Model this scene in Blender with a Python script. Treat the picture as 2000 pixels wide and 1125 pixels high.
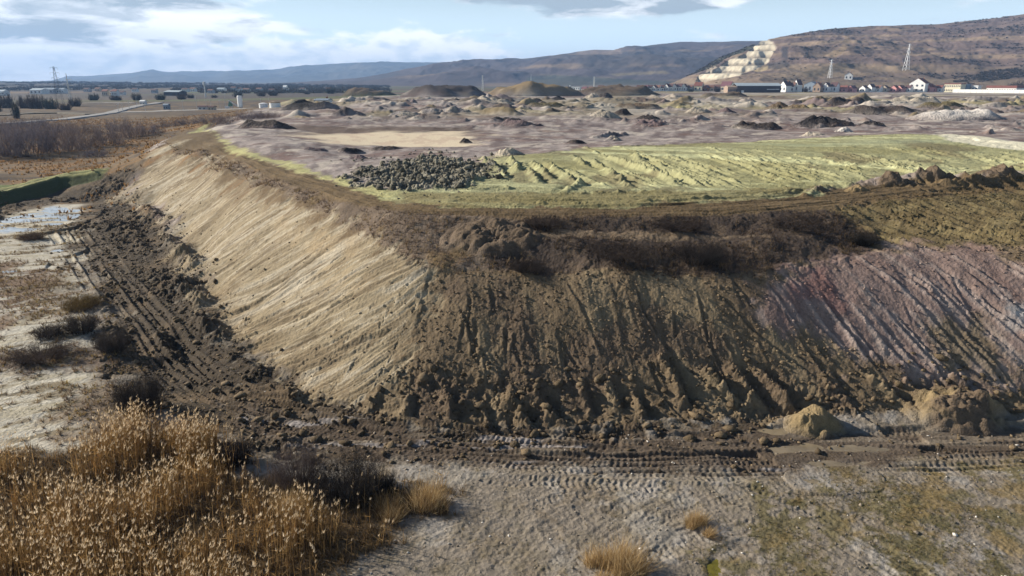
import bpy, math, random
import numpy as np
from mathutils import Vector
for o in list(bpy.data.objects): bpy.data.objects.remove(o)
S = bpy.context.scene
COL = S.collection
# ---------------------------------------------------------------- camera, light, sky
CAM_H, PITCH, FPX = 20.0, math.radians(16.9), 1333.0
cd = bpy.data.cameras.new('camera'); cam = bpy.data.objects.new('camera', cd); COL.objects.link(cam)
cam.location = (0, 0, CAM_H); cam.rotation_euler = (math.pi/2 - PITCH, 0, 0)
cd.sensor_width = 36; cd.lens = FPX/2000*36; cd.clip_start = .5; cd.clip_end = 80000
S.camera = cam
SUN_EL, SUN_BACK = math.radians(25), math.radians(20)      # the sun stands to the left and a little ahead
sd = Vector((-math.cos(SUN_EL)*math.cos(SUN_BACK), math.cos(SUN_EL)*math.sin(SUN_BACK), math.sin(SUN_EL)))
sl = bpy.data.lights.new('sun', 'SUN'); sl.energy = 5.0; sl.angle = math.radians(.5); sl.color = (1, .92, .79)
so = bpy.data.objects.new('sun', sl); COL.objects.link(so); so.rotation_euler = sd.to_track_quat('Z', 'Y').to_euler(); so.location = (0, 0, 300)
S.view_settings.view_transform = 'Standard'; S.view_settings.look = 'None'; S.view_settings.gamma = 1
S.view_settings.exposure = 0.76
S.cycles.max_bounces = 5; S.cycles.diffuse_bounces = 2; S.cycles.glossy_bounces = 2; S.cycles.transparent_max_bounces = 6
S.cycles.volume_bounces = 0; S.cycles.use_denoising = True

class NT:                                                     # small node-tree helper
    def __init__(s, tree): s.t = tree; s.n = tree.nodes; s.l = tree.links
    def new(s, typ, **kw):
        n = s.n.new(typ)
        for k, v in kw.items():
            if k.startswith('i_'):
                key = k[2:]; key = int(key) if key.isdigit() else key.replace('_', ' ')
                s.set(n.inputs[key], v)
            else: setattr(n, k, v)
        return n
    def set(s, sock, v):
        if isinstance(v, bpy.types.NodeSocket): s.l.new(v, sock)
        elif isinstance(v, bpy.types.Node): s.l.new(v.outputs[0], sock)
        else: sock.default_value = v
    def m(s, op, a, b=0.0, c=0.0, clamp=False):
        n = s.n.new('ShaderNodeMath'); n.operation = op; n.use_clamp = clamp
        s.set(n.inputs[0], a); s.set(n.inputs[1], b)
        if op in ('MULTIPLY_ADD', 'SMOOTH_MIN', 'SMOOTH_MAX', 'COMPARE'): s.set(n.inputs[2], c)
        return n.outputs[0]
    def ramp01(s, v, a, b):
        n = s.n.new('ShaderNodeMapRange'); n.interpolation_type = 'SMOOTHSTEP'
        s.set(n.inputs[0], v); n.inputs[1].default_value = a; n.inputs[2].default_value = b
        return n.outputs[0]
    def mix(s, f, a, b, mode='MIX'):
        n = s.n.new('ShaderNodeMix'); n.data_type = 'RGBA'; n.blend_type = mode
        s.set(n.inputs[0], f); s.set(n.inputs[6], a); s.set(n.inputs[7], b)
        return n.outputs[2]
    def noise(s, vec, scale, detail=4, rough=.55, dist=0.0):
        n = s.n.new('ShaderNodeTexNoise'); n.noise_dimensions = '3D'
        s.l.new(vec, n.inputs['Vector']); n.inputs['Scale'].default_value = scale
        n.inputs['Detail'].default_value = detail; n.inputs['Roughness'].default_value = rough; n.inputs['Distortion'].default_value = dist
        return n.outputs[0]
def c4(c): return (c[0], c[1], c[2], 1)

def build_world():
    w = bpy.data.worlds.new('World'); S.world = w; w.use_nodes = True
    N = NT(w.node_tree); N.n.clear()
    out = N.new('ShaderNodeOutputWorld'); bg = N.new('ShaderNodeBackground'); bg.inputs[1].default_value = .05
    sky = N.new('ShaderNodeTexSky', sky_type='NISHITA', sun_disc=False, sun_elevation=SUN_EL, sun_rotation=math.atan2(sd.x, sd.y),
                altitude=350, air_density=1.0, dust_density=.6, ozone_density=1.6)
    tc = N.new('ShaderNodeTexCoord'); sp = N.new('ShaderNodeSeparateXYZ'); N.l.new(tc.outputs['Generated'], sp.inputs[0])
    x, y, z = sp.outputs
    az = N.m('ARCTAN2', x, y); el = N.m('ARCSINE', z)
    skyc = N.mix(1.0, sky.outputs[0], (.98, 1.0, 1.0, 1), 'MULTIPLY')
    skyc = N.mix(N.ramp01(el, .18, .03), skyc, (11.8, 14.6, 16.2, 1))       # pale winter air low down
    skyc = N.mix(N.ramp01(el, .06, -.005), skyc, (14.6, 15.4, 15.4, 1))
    def vec(sa, se, off):
        c = N.new('ShaderNodeCombineXYZ'); N.set(c.inputs[0], N.m('MULTIPLY', az, sa)); N.set(c.inputs[1], N.m('MULTIPLY', el, se)); c.inputs[2].default_value = off
        return c.outputs[0]
    def bump(a0, e0, sa, se, amp):                            # a bank of cloud standing at one bearing and height
        da = N.m('DIVIDE', N.m('SUBTRACT', az, a0), sa); de = N.m('DIVIDE', N.m('SUBTRACT', el, e0), se)
        r = N.m('ADD', N.m('MULTIPLY', da, da), N.m('MULTIPLY', de, de))
        return N.m('MULTIPLY', N.m('POWER', 2.718, N.m('MULTIPLY', r, -1.0)), amp)
    def total(l):
        r = l[0]
        for q in l[1:]: r = N.m('ADD', r, q)
        return r
    # stratocumulus sheet (left), grey shelf (top middle) and thin shreds
    n1 = N.noise(vec(7, 26, 3.1), 1.0, 8, .58, .35)
    bias = total([bump(-.58, .080, .25, .075, .47), bump(-.60, .03, .22, .018, .10), bump(.13, .108, .19, .020, .52), bump(.24, .058, .10, .009, .22), bump(.62, .10, .10, .02, .14),
                  bump(-.20, .09, .12, .03, -.12), bump(.42, .07, .14, .05, -.16), N.m('MULTIPLY', N.ramp01(el, .18, .5), -.12)])
    d1 = N.ramp01(N.m('ADD', n1, bias), .58, .74)
    n2 = N.noise(vec(11, 44, 9.7), 1.0, 8, .6, .4)
    n2b = N.noise(vec(5, 22, 5.2), 1.0, 4, .5)
    tone = N.ramp01(N.m('ADD', N.m('MULTIPLY', n2, .75), N.m('MULTIPLY', n2b, .5)), .48, .72)
    grey = N.m('ADD', tone, total([bump(.13, .112, .22, .022, -.55), bump(-.62, .056, .17, .014, -.62), bump(-.5, .02, .5, .016, .35), bump(-.43, .088, .08, .009, -.5), bump(-.68, .095, .07, .02, -.45), bump(-.5, .075, .1, .014, .35)]), clamp=True)
    cl1 = N.mix(grey, (5.6, 6.8, 7.8, 1), (16.8, 17.2, 17.6, 1))
    col = N.mix(d1, skyc, cl1)
    # low cumulus along the mountains
    n3 = N.noise(vec(22, 55, 1.3), 1.0, 6, .55, .1)
    top = total([bump(-.115, .034, .085, .034, .66), bump(-.075, .045, .022, .016, .18), bump(-.16, .045, .03, .018, .16), bump(-.33, .028, .28, .026, .52), bump(-.62, .012, .2, .013, .2), bump(.05, .02, .10, .016, .2)])
    d3 = N.ramp01(N.m('ADD', n3, top), .70, .92)
    t3 = N.ramp01(N.m('ADD', N.noise(vec(26, 60, 6.3), 1.0, 4, .5), N.m('MULTIPLY', el, 3.0)), .42, .68)
    col = N.mix(N.m('MULTIPLY', d3, .95), col, N.mix(t3, (11.6, 13.2, 14.6, 1), (17.8, 18.0, 18.0, 1)))
    N.l.new(col, bg.inputs[0]); N.l.new(bg.outputs[0], out.inputs[0])
build_world()

# ---------------------------------------------------------------- numeric helpers
F32 = np.float32
def hsh(ix, iy, seed):
    h = (ix.astype(np.uint32)*np.uint32(374761393) + iy.astype(np.uint32)*np.uint32(668265263) + np.uint32((seed*2246822519) & 0xffffffff))
    h = (h ^ (h >> np.uint32(13)))*np.uint32(1274126177)
    h ^= h >> np.uint32(16)
    return (h & np.uint32(0xffff)).astype(F32)*F32(2/65535) - F32(1)
def vn(x, y, seed=0):                                         # value noise -1..1
    fx = np.floor(x); fy = np.floor(y); ix = fx.astype(np.int32); iy = fy.astype(np.int32)
    a = (x-fx).astype(F32); b = (y-fy).astype(F32); a = a*a*(3-2*a); b = b*b*(3-2*b)
    p = hsh(ix, iy, seed); q = hsh(ix+1, iy, seed); r = hsh(ix, iy+1, seed); t = hsh(ix+1, iy+1, seed)
    p = p + (q-p)*a; r = r + (t-r)*a
    return p + (r-p)*b
def fbm(x, y, oct=4, seed=0, gain=.5):
    s = 0; a = 1.0; n = 0
    for k in range(oct):
        c, d = math.cos(k*1.1+.3), math.sin(k*1.1+.3)
        s = s + F32(a)*vn(x*c - y*d, x*d + y*c, seed+k*17); n += a; a *= gain; x = x*F32(2.03); y = y*F32(2.03)
    return s/F32(n)
def billow(x, y, oct=4, seed=0, gain=.55):                    # lumpy clods, 0..1
    s = 0; a = 1.0; n = 0
    for k in range(oct):
        c, d = math.cos(k*1.1+.7), math.sin(k*1.1+.7)
        s = s + F32(a)*np.abs(vn(x*c - y*d, x*d + y*c, seed+k*13)); n += a; a *= gain; x = x*F32(2.1); y = y*F32(2.1)
    return s/F32(n)
def sst(x, a, b):
    t = np.clip((x-a)/(b-a), 0, 1); return t*t*(3-2*t)
SP, CP = math.sin(PITCH), math.cos(PITCH)
def ray(u, v):
    a = (u-1000)/FPX; b = (562.5-v)/FPX
    return a, CP + b*SP, -SP + b*CP
def unz(u, v, h):                                             # photo point on the level z = h
    a, b, c = ray(u, v); t = (h-CAM_H)/c
    return a*t, b*t
def dens(pts, step):                                          # resample a polyline of tuples
    out = []
    for p, q in zip(pts[:-1], pts[1:]):
        n = max(1, int(math.hypot(q[0]-p[0], q[1]-p[1])/step))
        for k in range(n): out.append(tuple(p[i] + (q[i]-p[i])*k/n for i in range(len(p))))
    out.append(pts[-1]); return out

# ---------------------------------------------------------------- the lie of the land: levelled lines (u, v, height) -> smooth surface
LINES = [
 # toe of the dump
 [(2200,800,.3),(1900,800,.2),(1700,812,0),(1500,815,0),(1300,818,0),(1100,825,0),(950,826,0),(820,820,0),(700,798,0),(600,752,0),(520,702,0),(450,640,0),(400,580,0),(365,520,0),(345,470,0),(325,435,0),(290,405,0),(235,378,0)],
 # concave lower slope
 [(2200,690,3),(1900,690,2.6),(1700,700,2.3),(1500,705,2.2),(1300,710,2.1),(1100,715,2.0),(950,715,2.0),(830,715,2.0)],
 # crest
 [(2250,525,7.2),(2100,515,7.4),(2000,502,7.6),(1900,490,7.7),(1780,485,7.7),(1650,505,7.2),(1500,535,6.7),(1400,540,6.5),(1250,540,6.4),(1150,540,6.4),(1050,536,6.4),(950,531,6.4),(860,528,6.5),(825,522,6.6),(790,505,6.9),(740,478,7.2),(690,450,7.4),(600,405,7.8),(500,365,8),(430,330,8),(370,300,8),(330,282,8)],
 # upper bank toe, ledge, ledge back, bank top
 [(1000,520,6.6),(1150,530,6.5),(1300,533,6.5),(1420,530,6.6),(1520,520,6.9),(1640,487,7.3)],
 [(900,470,7.6),(1000,468,8.0),(1130,468,8.1),(1270,468,8.1),(1400,469,8.1),(1520,468,8.1),(1640,462,8.1)],
 [(900,445,8.4),(1000,452,8.2),(1130,453,8.2),(1300,455,8.2),(1500,452,8.3),(1660,446,8.3)],
 [(345,268,8.5),(450,310,8.6),(560,355,8.8),(680,393,9),(780,412,9.2),(900,418,9.2),(1050,418,9.2),(1200,419,9.2),(1400,420,9.2),(1600,410,9.3),(1700,396,9.5),(1850,378,9.7),(2000,366,9.8),(2250,345,9.9)],
 # olive slope right of the banks
 [(1700,430,8.6),(1850,420,8.8),(2000,405,9.0),(2250,385,9.2)],[(1760,470,7.9),(1880,468,8.0),(2000,475,8.0),(2250,480,8)],
 # inner road edge
 [(370,265,8.7),(450,295,8.7),(600,335,8.9),(700,365,9.1),(760,388,9.2),(900,400,9.3),(1200,402,9.4),(1500,386,9.5),(1620,368,9.6),(1720,352,10.1),(1800,348,10.2),(1900,346,10.2),(2000,338,10.2),(2250,322,10.2)],
 # green field
 [(800,378,9.3),(1000,368,9.4),(1250,365,9.5),(1500,352,9.7),(1650,340,9.9),(1850,335,10),(2050,325,10.1)],
 [(950,340,9.5),(1100,330,9.7),(1300,310,10.1),(1500,310,10.1),(1700,305,10.4),(1950,302,10.5),(2200,300,10.6)],
 [(960,318,9.8),(1050,302,10.1),(1200,289,10.2),(1350,284,10.3),(1500,276,10.5),(1650,269,10.8),(1800,264,11),(1900,274,11),(2000,287,10.9),(2200,300,10.9)],
 # purple basin beyond
 [(900,300,9.2),(1000,288,9.2),(1100,282,9.1),(1200,277,9),(1350,270,9),(1500,262,9),(1700,255,9),(1850,258,9.5),(2000,262,9.5),(2200,262,9.5)],
 [(400,262,9.2),(450,270,9.8),(520,285,9.8),(600,302,9.6),(660,320,9.6),(700,332,9.6),(760,345,9.5)],
 [(470,255,9.6),(560,268,9.4),(650,290,9.2),(760,305,9.1),(880,310,9.1)],
 [(560,245,8.9),(620,265,8.7),(700,278,8.6),(800,284,8.6),(900,282,8.7)],[(640,255,8.5),(800,258,8.5),(950,258,8.6)],
 [(600,232,8.5),(900,235,8.5),(1100,250,8.8),(1400,250,9),(1700,242,9),(2000,240,9.3),(2200,240,9.3)],
 [(560,215,8.3),(700,218,8.4),(900,220,8.5),(1200,220,8.5),(1500,215,8.5),(1800,215,8.6),(2000,215,8.8),(2250,215,8.8)],
 [(700,200,7.5),(900,198,7.3),(1200,196,7),(1500,193,6.4),(1800,191,6.2),(2000,191,6.2),(2300,191,6.2)],
 [(700,188,4.5),(900,186,4.5),(1100,184,4.5),(1300,182,4.5),(1600,181,4.5),(2000,181,4.5),(2400,181,4.5)],
 [(1000,178.5,4.2),(1300,178,4.2),(1600,178,4.2),(2000,178,4.2),(2500,178,4.2)],
 # back edge of the dump, seen edge on
 [(345,265,8),(420,246,8),(480,224,7.8),(540,207,7)],
 # the low ground
 [(-300,410,0),(0,450,0),(100,430,0),(190,440,0)],[(-300,500,0),(0,520,0),(120,540,0),(230,540,0)],[(-300,640,0),(0,640,0),(150,640,0),(280,640,0)],
 [(-200,800,0),(0,800,0),(200,800,0),(350,740,0),(470,800,0)],[(-150,950,0),(100,950,0),(400,930,0),(650,900,0),(900,900,0),(1200,890,0),(1500,880,0),(1800,870,0),(2150,860,0)],
 [(-100,1125,0),(300,1125,0),(700,1125,0),(1100,1100,0),(1500,1100,0),(1900,1100,0),(2100,1100,0)],[(0,1300,0),(600,1300,0),(1200,1300,0),(2000,1300,0)],
 [(900,1000,0),(1300,1000,0),(1700,980,0),(2100,980,0)],
 [(-400,345,0),(0,345,0),(180,330,0),(255,318,.2)],[(-400,300,0),(0,300,0),(150,295,0),(265,288,0)],[(-400,260,0),(0,260,0),(150,255,0),(290,252,0)],
 [(-500,225,0),(0,225,0),(200,228,0),(360,230,0)],[(-500,205,0),(0,205,0),(250,206,0),(480,208,0)],[(-500,190,0),(0,190,0),(300,190,0),(560,190,0)],
 [(-500,181,0),(0,181,0),(300,181,0),(600,181,0)],
]
cps = []
for L in LINES:
    for u, v, h in dens(L, 42):
        x, y = unz(u, v, h); cps.append((x, y, h))
for x, y in [(-92,132),(-96,150),(-99,170),(-104,200),(-114,235),(-140,300)]: cps.append((x, y, 0))   # far toe, out of sight
cps = np.array(cps)
def feat(x, y):
    r = np.clip(np.hypot(x, y), 6, 1400); return np.arctan2(x, y)*1.0, np.log(r)
ca, cq = feat(cps[:, 0], cps[:, 1])
D = np.hypot(ca[:, None]-ca[None], cq[:, None]-cq[None])
nC = len(cps)
A = np.zeros((nC+3, nC+3)); A[:nC, :nC] = D - np.eye(nC)*.004
A[:nC, nC] = 1; A[:nC, nC+1] = ca; A[:nC, nC+2] = cq; A[nC:, :nC] = A[:nC, nC:].T
rw = np.linalg.solve(A, np.r_[cps[:, 2], 0, 0, 0])
def base_h(x, y):
    x = np.asarray(x, float); sh = x.shape; a, q = feat(x.ravel(), np.asarray(y, float).ravel())
    out = np.empty(len(a))
    w = rw.astype(F32); caf, cqf = ca.astype(F32), cq.astype(F32)
    for i in range(0, len(a), 40000):
        da = a[i:i+40000, None].astype(F32)-caf; dq = q[i:i+40000, None].astype(F32)-cqf
        out[i:i+40000] = np.sqrt(da*da+dq*dq) @ w[:nC] + rw[nC] + rw[nC+1]*a[i:i+40000] + rw[nC+2]*q[i:i+40000]
    out = out.reshape(sh); r = np.hypot(x, y)
    return out*(1-sst(r, 1100, 2600)) + 0*out
def P(uv):                                                    # photo points onto the land (vectorised march)
    uv = np.asarray(uv, float).reshape(-1, 2); a, b, c = ray(uv[:, 0], uv[:, 1])
    t = np.geomspace(12, 3500, 240)
    X = a[:, None]*t; Y = b[:, None]*t; Z = CAM_H + c[:, None]*t
    G = Z - base_h(X, Y)
    hit = np.argmax(G < 0, 1); hit[hit == 0] = len(t)-1
    k = np.arange(len(uv)); g0 = G[k, hit-1]; g1 = G[k, hit]; f = np.clip(g0/np.where(g0-g1 == 0, 1, g0-g1), 0, 1)
    tt = t[hit-1] + (t[hit]-t[hit-1])*f
    return np.c_[a*tt, b*tt]
# ---------------------------------------------------------------- ground sheet: rows by distance, columns by bearing
def rows():
    y = 15.0; out = []
    while y < 12300:
        out.append(y)
        k = .0030 if y < 24 else .0019 if y < 62 else .0023 if y < 175 else .0036 if y < 750 else .008 if y < 1400 else .03
        y *= 1+k
    return np.array(out)
RY = rows(); NR = len(RY); NCOL = 1300
SX = np.linspace(-1, 1, NCOL)
def tmax(y): return .75*(CP + 5.8/y) + .13
TM = tmax(RY)
Y2 = np.repeat(RY[:, None], NCOL, 1); X2 = (SX[None]*TM[:, None])*RY[:, None]
ri = np.unique(np.r_[np.arange(0, NR, 3), NR-1]); ci = np.unique(np.r_[np.arange(0, NCOL, 3), NCOL-1])
def upsample(c):
    fr = np.interp(np.arange(NR), ri, np.arange(len(ri))); i = np.minimum(fr.astype(int), len(ri)-2); f = (fr-i)[:, None]
    m = c[i]*(1-f) + c[i+1]*f
    fc = np.interp(np.arange(NCOL), ci, np.arange(len(ci))); j = np.minimum(fc.astype(int), len(ci)-2); g = (fc-j)[None]
    return m[:, j]*(1-g) + m[:, j+1]*g
XC = X2[np.ix_(ri, ci)]; YC = Y2[np.ix_(ri, ci)]
H0 = upsample(base_h(XC, YC)).astype(F32)
crest = [unz(u, v, h) for u, v, h in LINES[2]]
crest = np.array(dens(crest, 1.0))
for _ in range(3): crest[1:-1] = (crest[:-2]+2*crest[1:-1]+crest[2:])/4
cs = np.r_[0, np.cumsum(np.hypot(*np.diff(crest, axis=0).T))]
def crest_coord(x, y):
    s = np.zeros(x.size, F32); d = np.zeros(x.size, F32); xf, yf = x.ravel(), y.ravel()
    for i in range(0, x.size, 20000):
        dx = xf[i:i+20000, None]-crest[:, 0]; dy = yf[i:i+20000, None]-crest[:, 1]; q = dx*dx+dy*dy
        k = np.argmin(q, 1); s[i:i+20000] = cs[k]
        # refine along the neighbouring segment, and add the turning angle so that streaks fan round the corner
        k0 = np.clip(k, 1, len(crest)-2); t = crest[k0+1]-crest[k0-1]; t /= np.linalg.norm(t, axis=1)[:, None]
        ix = np.arange(len(k)); s[i:i+20000] += dx[ix, k]*t[:, 0] + dy[ix, k]*t[:, 1]; d[i:i+20000] = np.sqrt(q[ix, k])
    return s.reshape(x.shape), d.reshape(x.shape)
sc_, dc_ = crest_coord(XC, YC); CS = upsample(sc_).astype(F32); CD = upsample(dc_).astype(F32)
X = X2.astype(F32); Y = Y2.astype(F32)
FA, FQ = feat(X2, Y2); FA = FA.astype(F32); FQ = FQ.astype(F32)
def poly(uv, soft=.010, jit=.012, jf=45, seed=1, world=None):  # soft-edged patch of land outlined in the photograph
    w = P(uv) if world is None else np.asarray(world); a, q = feat(w[:, 0], w[:, 1])
    pad = soft*2+jit*2; M = np.zeros(X.shape, F32)
    r = np.where((RY > np.exp(q.min()-pad)*.5) & (RY < np.exp(q.max()+pad)))[0]
    if not len(r): return M
    r0, r1 = r[0], r[-1]+1
    sa, sq = FA[r0:r1], FQ[r0:r1]
    ok = (sa > a.min()-pad) & (sa < a.max()+pad) & (sq > q.min()-pad) & (sq < q.max()+pad)
    px, py = sa[ok], sq[ok]
    if not len(px): return M
    d = np.full(px.shape, 9, F32); ins = np.zeros(px.shape, bool); n = len(a)
    for i in range(n):
        x0, y0, x1, y1 = a[i], q[i], a[(i+1) % n], q[(i+1) % n]; ex, ey = x1-x0, y1-y0; L = ex*ex+ey*ey+1e-12
        t = np.clip(((px-x0)*ex+(py-y0)*ey)/L, 0, 1); d = np.minimum(d, (px-x0-t*ex)**2+(py-y0-t*ey)**2)
        c = (y0 > py) != (y1 > py)
        if y1 != y0: ins ^= c & (px < (x1-x0)*(py-y0)/(y1-y0)+x0)
    d = np.sqrt(d); d = np.where(ins, d, -d)
    if jit: d = d + F32(jit)*fbm(px*jf, py*jf, 4, seed, .6)*1.6
    sub = np.zeros(sa.shape, F32); sub[ok] = sst(d, -soft, soft); M[r0:r1] = sub
    return M
def block(x0, x1, y0, y1):
    r = np.where((RY >= y0) & (RY <= y1))[0]
    if not len(r): return None
    tt = TM[r[0]]*RY[r[0]], TM[r[-1]]*RY[r[-1]]
    lo = min(x0/tt[0], x0/tt[1]); hi = max(x1/tt[0], x1/tt[1])
    c0 = max(0, int((lo+1)/2*(NCOL-1))-1); c1 = min(NCOL, int((hi+1)/2*(NCOL-1))+3)
    if c1 <= c0: return None
    return slice(r[0], r[-1]+1), slice(c0, c1)
def along(pts, pad):                                          # distance, side and run of a world polyline on the block around it
    pts = np.asarray(pts); b = block(pts[:, 0].min()-pad, pts[:, 0].max()+pad, pts[:, 1].min()-pad, pts[:, 1].max()+pad)
    if b is None: return None
    x, y = X[b], Y[b]; best = np.full(x.shape, 1e9, F32); run = np.zeros(x.shape, F32); side = np.zeros(x.shape, F32); acc = 0; L = 0
    for p, q in zip(pts[:-1], pts[1:]):
        ex, ey = q-p; l = math.hypot(ex, ey)+1e-9; t = np.clip(((x-p[0])*ex+(y-p[1])*ey)/l/l, 0, 1)
        dx, dy = x-p[0]-t*ex, y-p[1]-t*ey; d = dx*dx+dy*dy; m = d < best
        best[m] = d[m]; run[m] = (acc+t*l)[m]; side[m] = np.sign(ex*dy-ey*dx)[m]; acc += l
    return b, np.sqrt(best), side, run, acc
DZ = np.zeros(X.shape, F32)
rng = np.random.default_rng(7)
def ridge(pts, h, w, trench=.5, seed=0):
    r = along(pts, 4*w)
    if r is None: return
    b, d, s, t, L = r
    e = sst(t, 0, L*.15)*sst(L-t, 0, L*.2) if L > 0 else 1
    n = .65+.6*fbm(t/w*.7, t*0+seed*3.1, 3, seed)
    n2 = w*.35*fbm(X[b]/w*.6, Y[b]/w*.6, 2, seed+5)
    dd = d+n2
    DZ[b] += h*e*n*np.exp(-(dd/w)**2)*(.45+1.25*billow(X[b]*.8/w, Y[b]*.8/w, 3, seed+6, .65)) - h*trench*e*np.exp(-((s*d-1.7*w)/w)**2)
def track(pts, gauge=2.0, w=.42, depth=.10, bars=.05, period=.32):
    for off in (-gauge/2, gauge/2):
        r = along(pts, gauge+2*w)
        if r is None: return
        b, d, s, t, L = r
        q = np.abs(s*d-off); m = sst(q, w*1.05, w*.75); e = sst(t, 0, .6)*sst(L-t, 0, .6); n = .6+.5*fbm(t*.5, t*0+off, 2, 3)
        DZ[b] += e*n*(-depth*m*.8 + depth*.4*np.exp(-((q-w*1.25)/(w*.25))**2) + bars*.5*m*sst(fbm(t*.22, t*0+off*3+pts[0][0], 2, 8), -.55, .05)*np.cos(6.283*(t+.4*np.abs(q)+.10*fbm(X[b]*2, Y[b]*2, 2, 9))/period))
# -------- patches of land (photo outlines, low to high)
M = {}
dump = poly([(2200,800),(1900,800),(1500,815),(1100,826),(820,822),(700,798),(600,752),(520,702),(450,640),(400,580),(365,520),(345,470),(325,435),(290,405),(235,378),(262,345),(300,300),(345,266),(420,245),(480,222),(540,203),(700,190),(1000,179),(1500,179),(2400,179)], .01, .006)
M['tan'] = poly([(322,284),(345,305),(372,312),(400,330),(430,335),(455,370),(500,378),(560,400),(610,430),(650,438),(690,452),(740,480),(790,505),(832,528),(838,560),(822,620),(800,680),(760,730),(690,790),(600,752),(520,702),(450,640),(405,590),(365,520),(345,470),(325,435),(290,405),(235,378)], .016, .028, 45)
M['front'] = poly([(835,530),(1050,536),(1400,540),(1500,533),(1700,500),(2250,480),(2250,800),(1900,805),(1500,820),(1100,830),(820,826),(690,800),(760,735),(800,685),(822,620)], .008, .010, 60)
M['pink'] = poly([(1470,560),(1520,532),(1600,508),(1700,492),(1780,480),(1900,486),(2000,498),(2250,505),(2250,745),(2000,740),(1900,735),(1760,745),(1650,690),(1560,650),(1500,610)], .02, .03, 30)
M['strip'] = poly([(318,282),(345,268),(450,312),(560,358),(680,397),(780,414),(950,420),(1050,450),(1040,500),(1000,528),(860,530),(825,522),(790,502),(740,476),(690,448),(600,402),(500,362),(430,328),(370,300)], .008, .008, 60)
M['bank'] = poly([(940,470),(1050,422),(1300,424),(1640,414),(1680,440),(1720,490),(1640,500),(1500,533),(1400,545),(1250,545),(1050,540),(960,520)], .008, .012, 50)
M['ledge'] = poly([(1000,455),(1270,455),(1500,460),(1280,472),(1000,470)], .006, .006, 60)
M['olive'] = poly([(1620,412),(1720,385),(1850,372),(2000,352),(2250,340),(2250,495),(2000,498),(1900,486),(1780,480),(1720,488),(1680,440)], .010, .012, 45)
M['road'] = poly([(322,284),(345,262),(368,262),(450,297),(600,340),(700,370),(760,392),(900,404),(1200,405),(1500,389),(1640,370),(1720,362),(2000,350),(2250,335),(2250,355),(2000,370),(1850,380),(1700,396),(1600,411),(1400,421),(1200,420),(900,419),(780,413),(680,395),(560,356),(450,311)], .006, .006, 60)
M['rim'] = poly([(366,262),(400,246),(420,262),(450,283),(500,300),(570,318),(640,345),(700,362),(780,372),(850,385),(760,394),(690,368),(600,340),(450,298)], .006, .008, 70)
M['field'] = poly([(760,394),(790,370),(860,368),(900,330),(945,308),(1050,300),(1200,287),(1350,282),(1500,274),(1650,267),(1800,262),(1850,266),(1950,280),(2000,286),(2250,300),(2250,326),(2000,336),(1900,346),(1720,350),(1630,368),(1500,388),(1200,404),(900,404)], .010, .022, 40)
M['whiteedge'] = poly([(1820,264),(1890,266),(1950,274),(2000,280),(2250,290),(2250,302),(2000,294),(1930,288),(1850,275)], .006, .006, 60)
M['cream'] = poly([(570,265),(640,262),(760,258),(900,258),(930,268),(925,284),(900,287),(800,286),(690,285),(620,275)], .03, .035, 22)
M['brownband'] = poly([(560,245),(700,245),(900,250),(960,256),(800,260),(650,262),(580,262)], .03, .03, 20)
basin = dump*(1-M['field'])*sst(Y, 62, 75)*sst(CD, 5, 8)
near = 1-sst(Y, 60, 140)
# low ground
M['dark'] = poly([(300,330),(262,345),(225,330),(212,338),(110,366),(0,398),(-200,445),(-200,470),(0,432),(60,416),(100,406),(170,403),(160,425),(135,470),(180,530),(210,600),(190,680),(250,740),(290,800),(420,850),(560,900),(640,905),(760,880),(900,870),(1200,850),(1500,845),(1500,815),(1100,826),(820,822),(700,798),(600,752),(520,702),(450,640),(400,580),(365,520),(345,470),(325,435),(290,405),(235,378),(265,345)], .02, .03, 40)
M['mud'] = poly([(420,770),(560,800),(760,835),(900,850),(1200,845),(1500,835),(1700,842),(2250,828),(2250,895),(2000,890),(1700,905),(1550,925),(1300,915),(1000,905),(820,902),(640,880),(500,850)], .02, .022, 40)
M['pale'] = poly([(-350,452),(0,424),(90,405),(160,402),(150,430),(150,480),(170,530),(120,590),(190,650),(150,720),(190,760),(140,820),(190,870),(60,900),(-350,930)], .02, .03, 25)
M['veg1'] = poly([(-350,515),(0,520),(120,540),(180,590),(150,620),(60,640),(-350,640)], .03, .05, 30)
M['veg2'] = poly([(-350,690),(0,690),(120,680),(230,670),(260,720),(150,722),(0,725),(-350,730)], .02, .03, 40)
M['veg3'] = poly([(150,760),(240,730),(300,800),(330,870),(200,880),(100,850)], .03, .04, 30)
M['reed'] = poly([(-350,890),(0,890),(150,880),(250,850),(400,850),(470,930),(600,960),(700,960),(790,960),(900,970),(880,1000),(760,1010),(780,1060),(640,1140),(640,1300),(-350,1300)], .02, .03, 25)
M['grassR'] = poly([(1480,960),(1650,930),(1800,910),(2250,890),(2250,1300),(1500,1300),(1400,1100),(1480,1050)], .05, .08, 18)
M['dike'] = poly([(-400,415),(0,392),(110,362),(215,334),(220,345),(205,372),(110,398),(0,430),(-400,470)], .006, .004, 60)
M['greenL'] = poly([(-400,372),(0,360),(110,350),(205,338),(110,364),(0,395),(-400,425)], .008, .006, 40)
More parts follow.
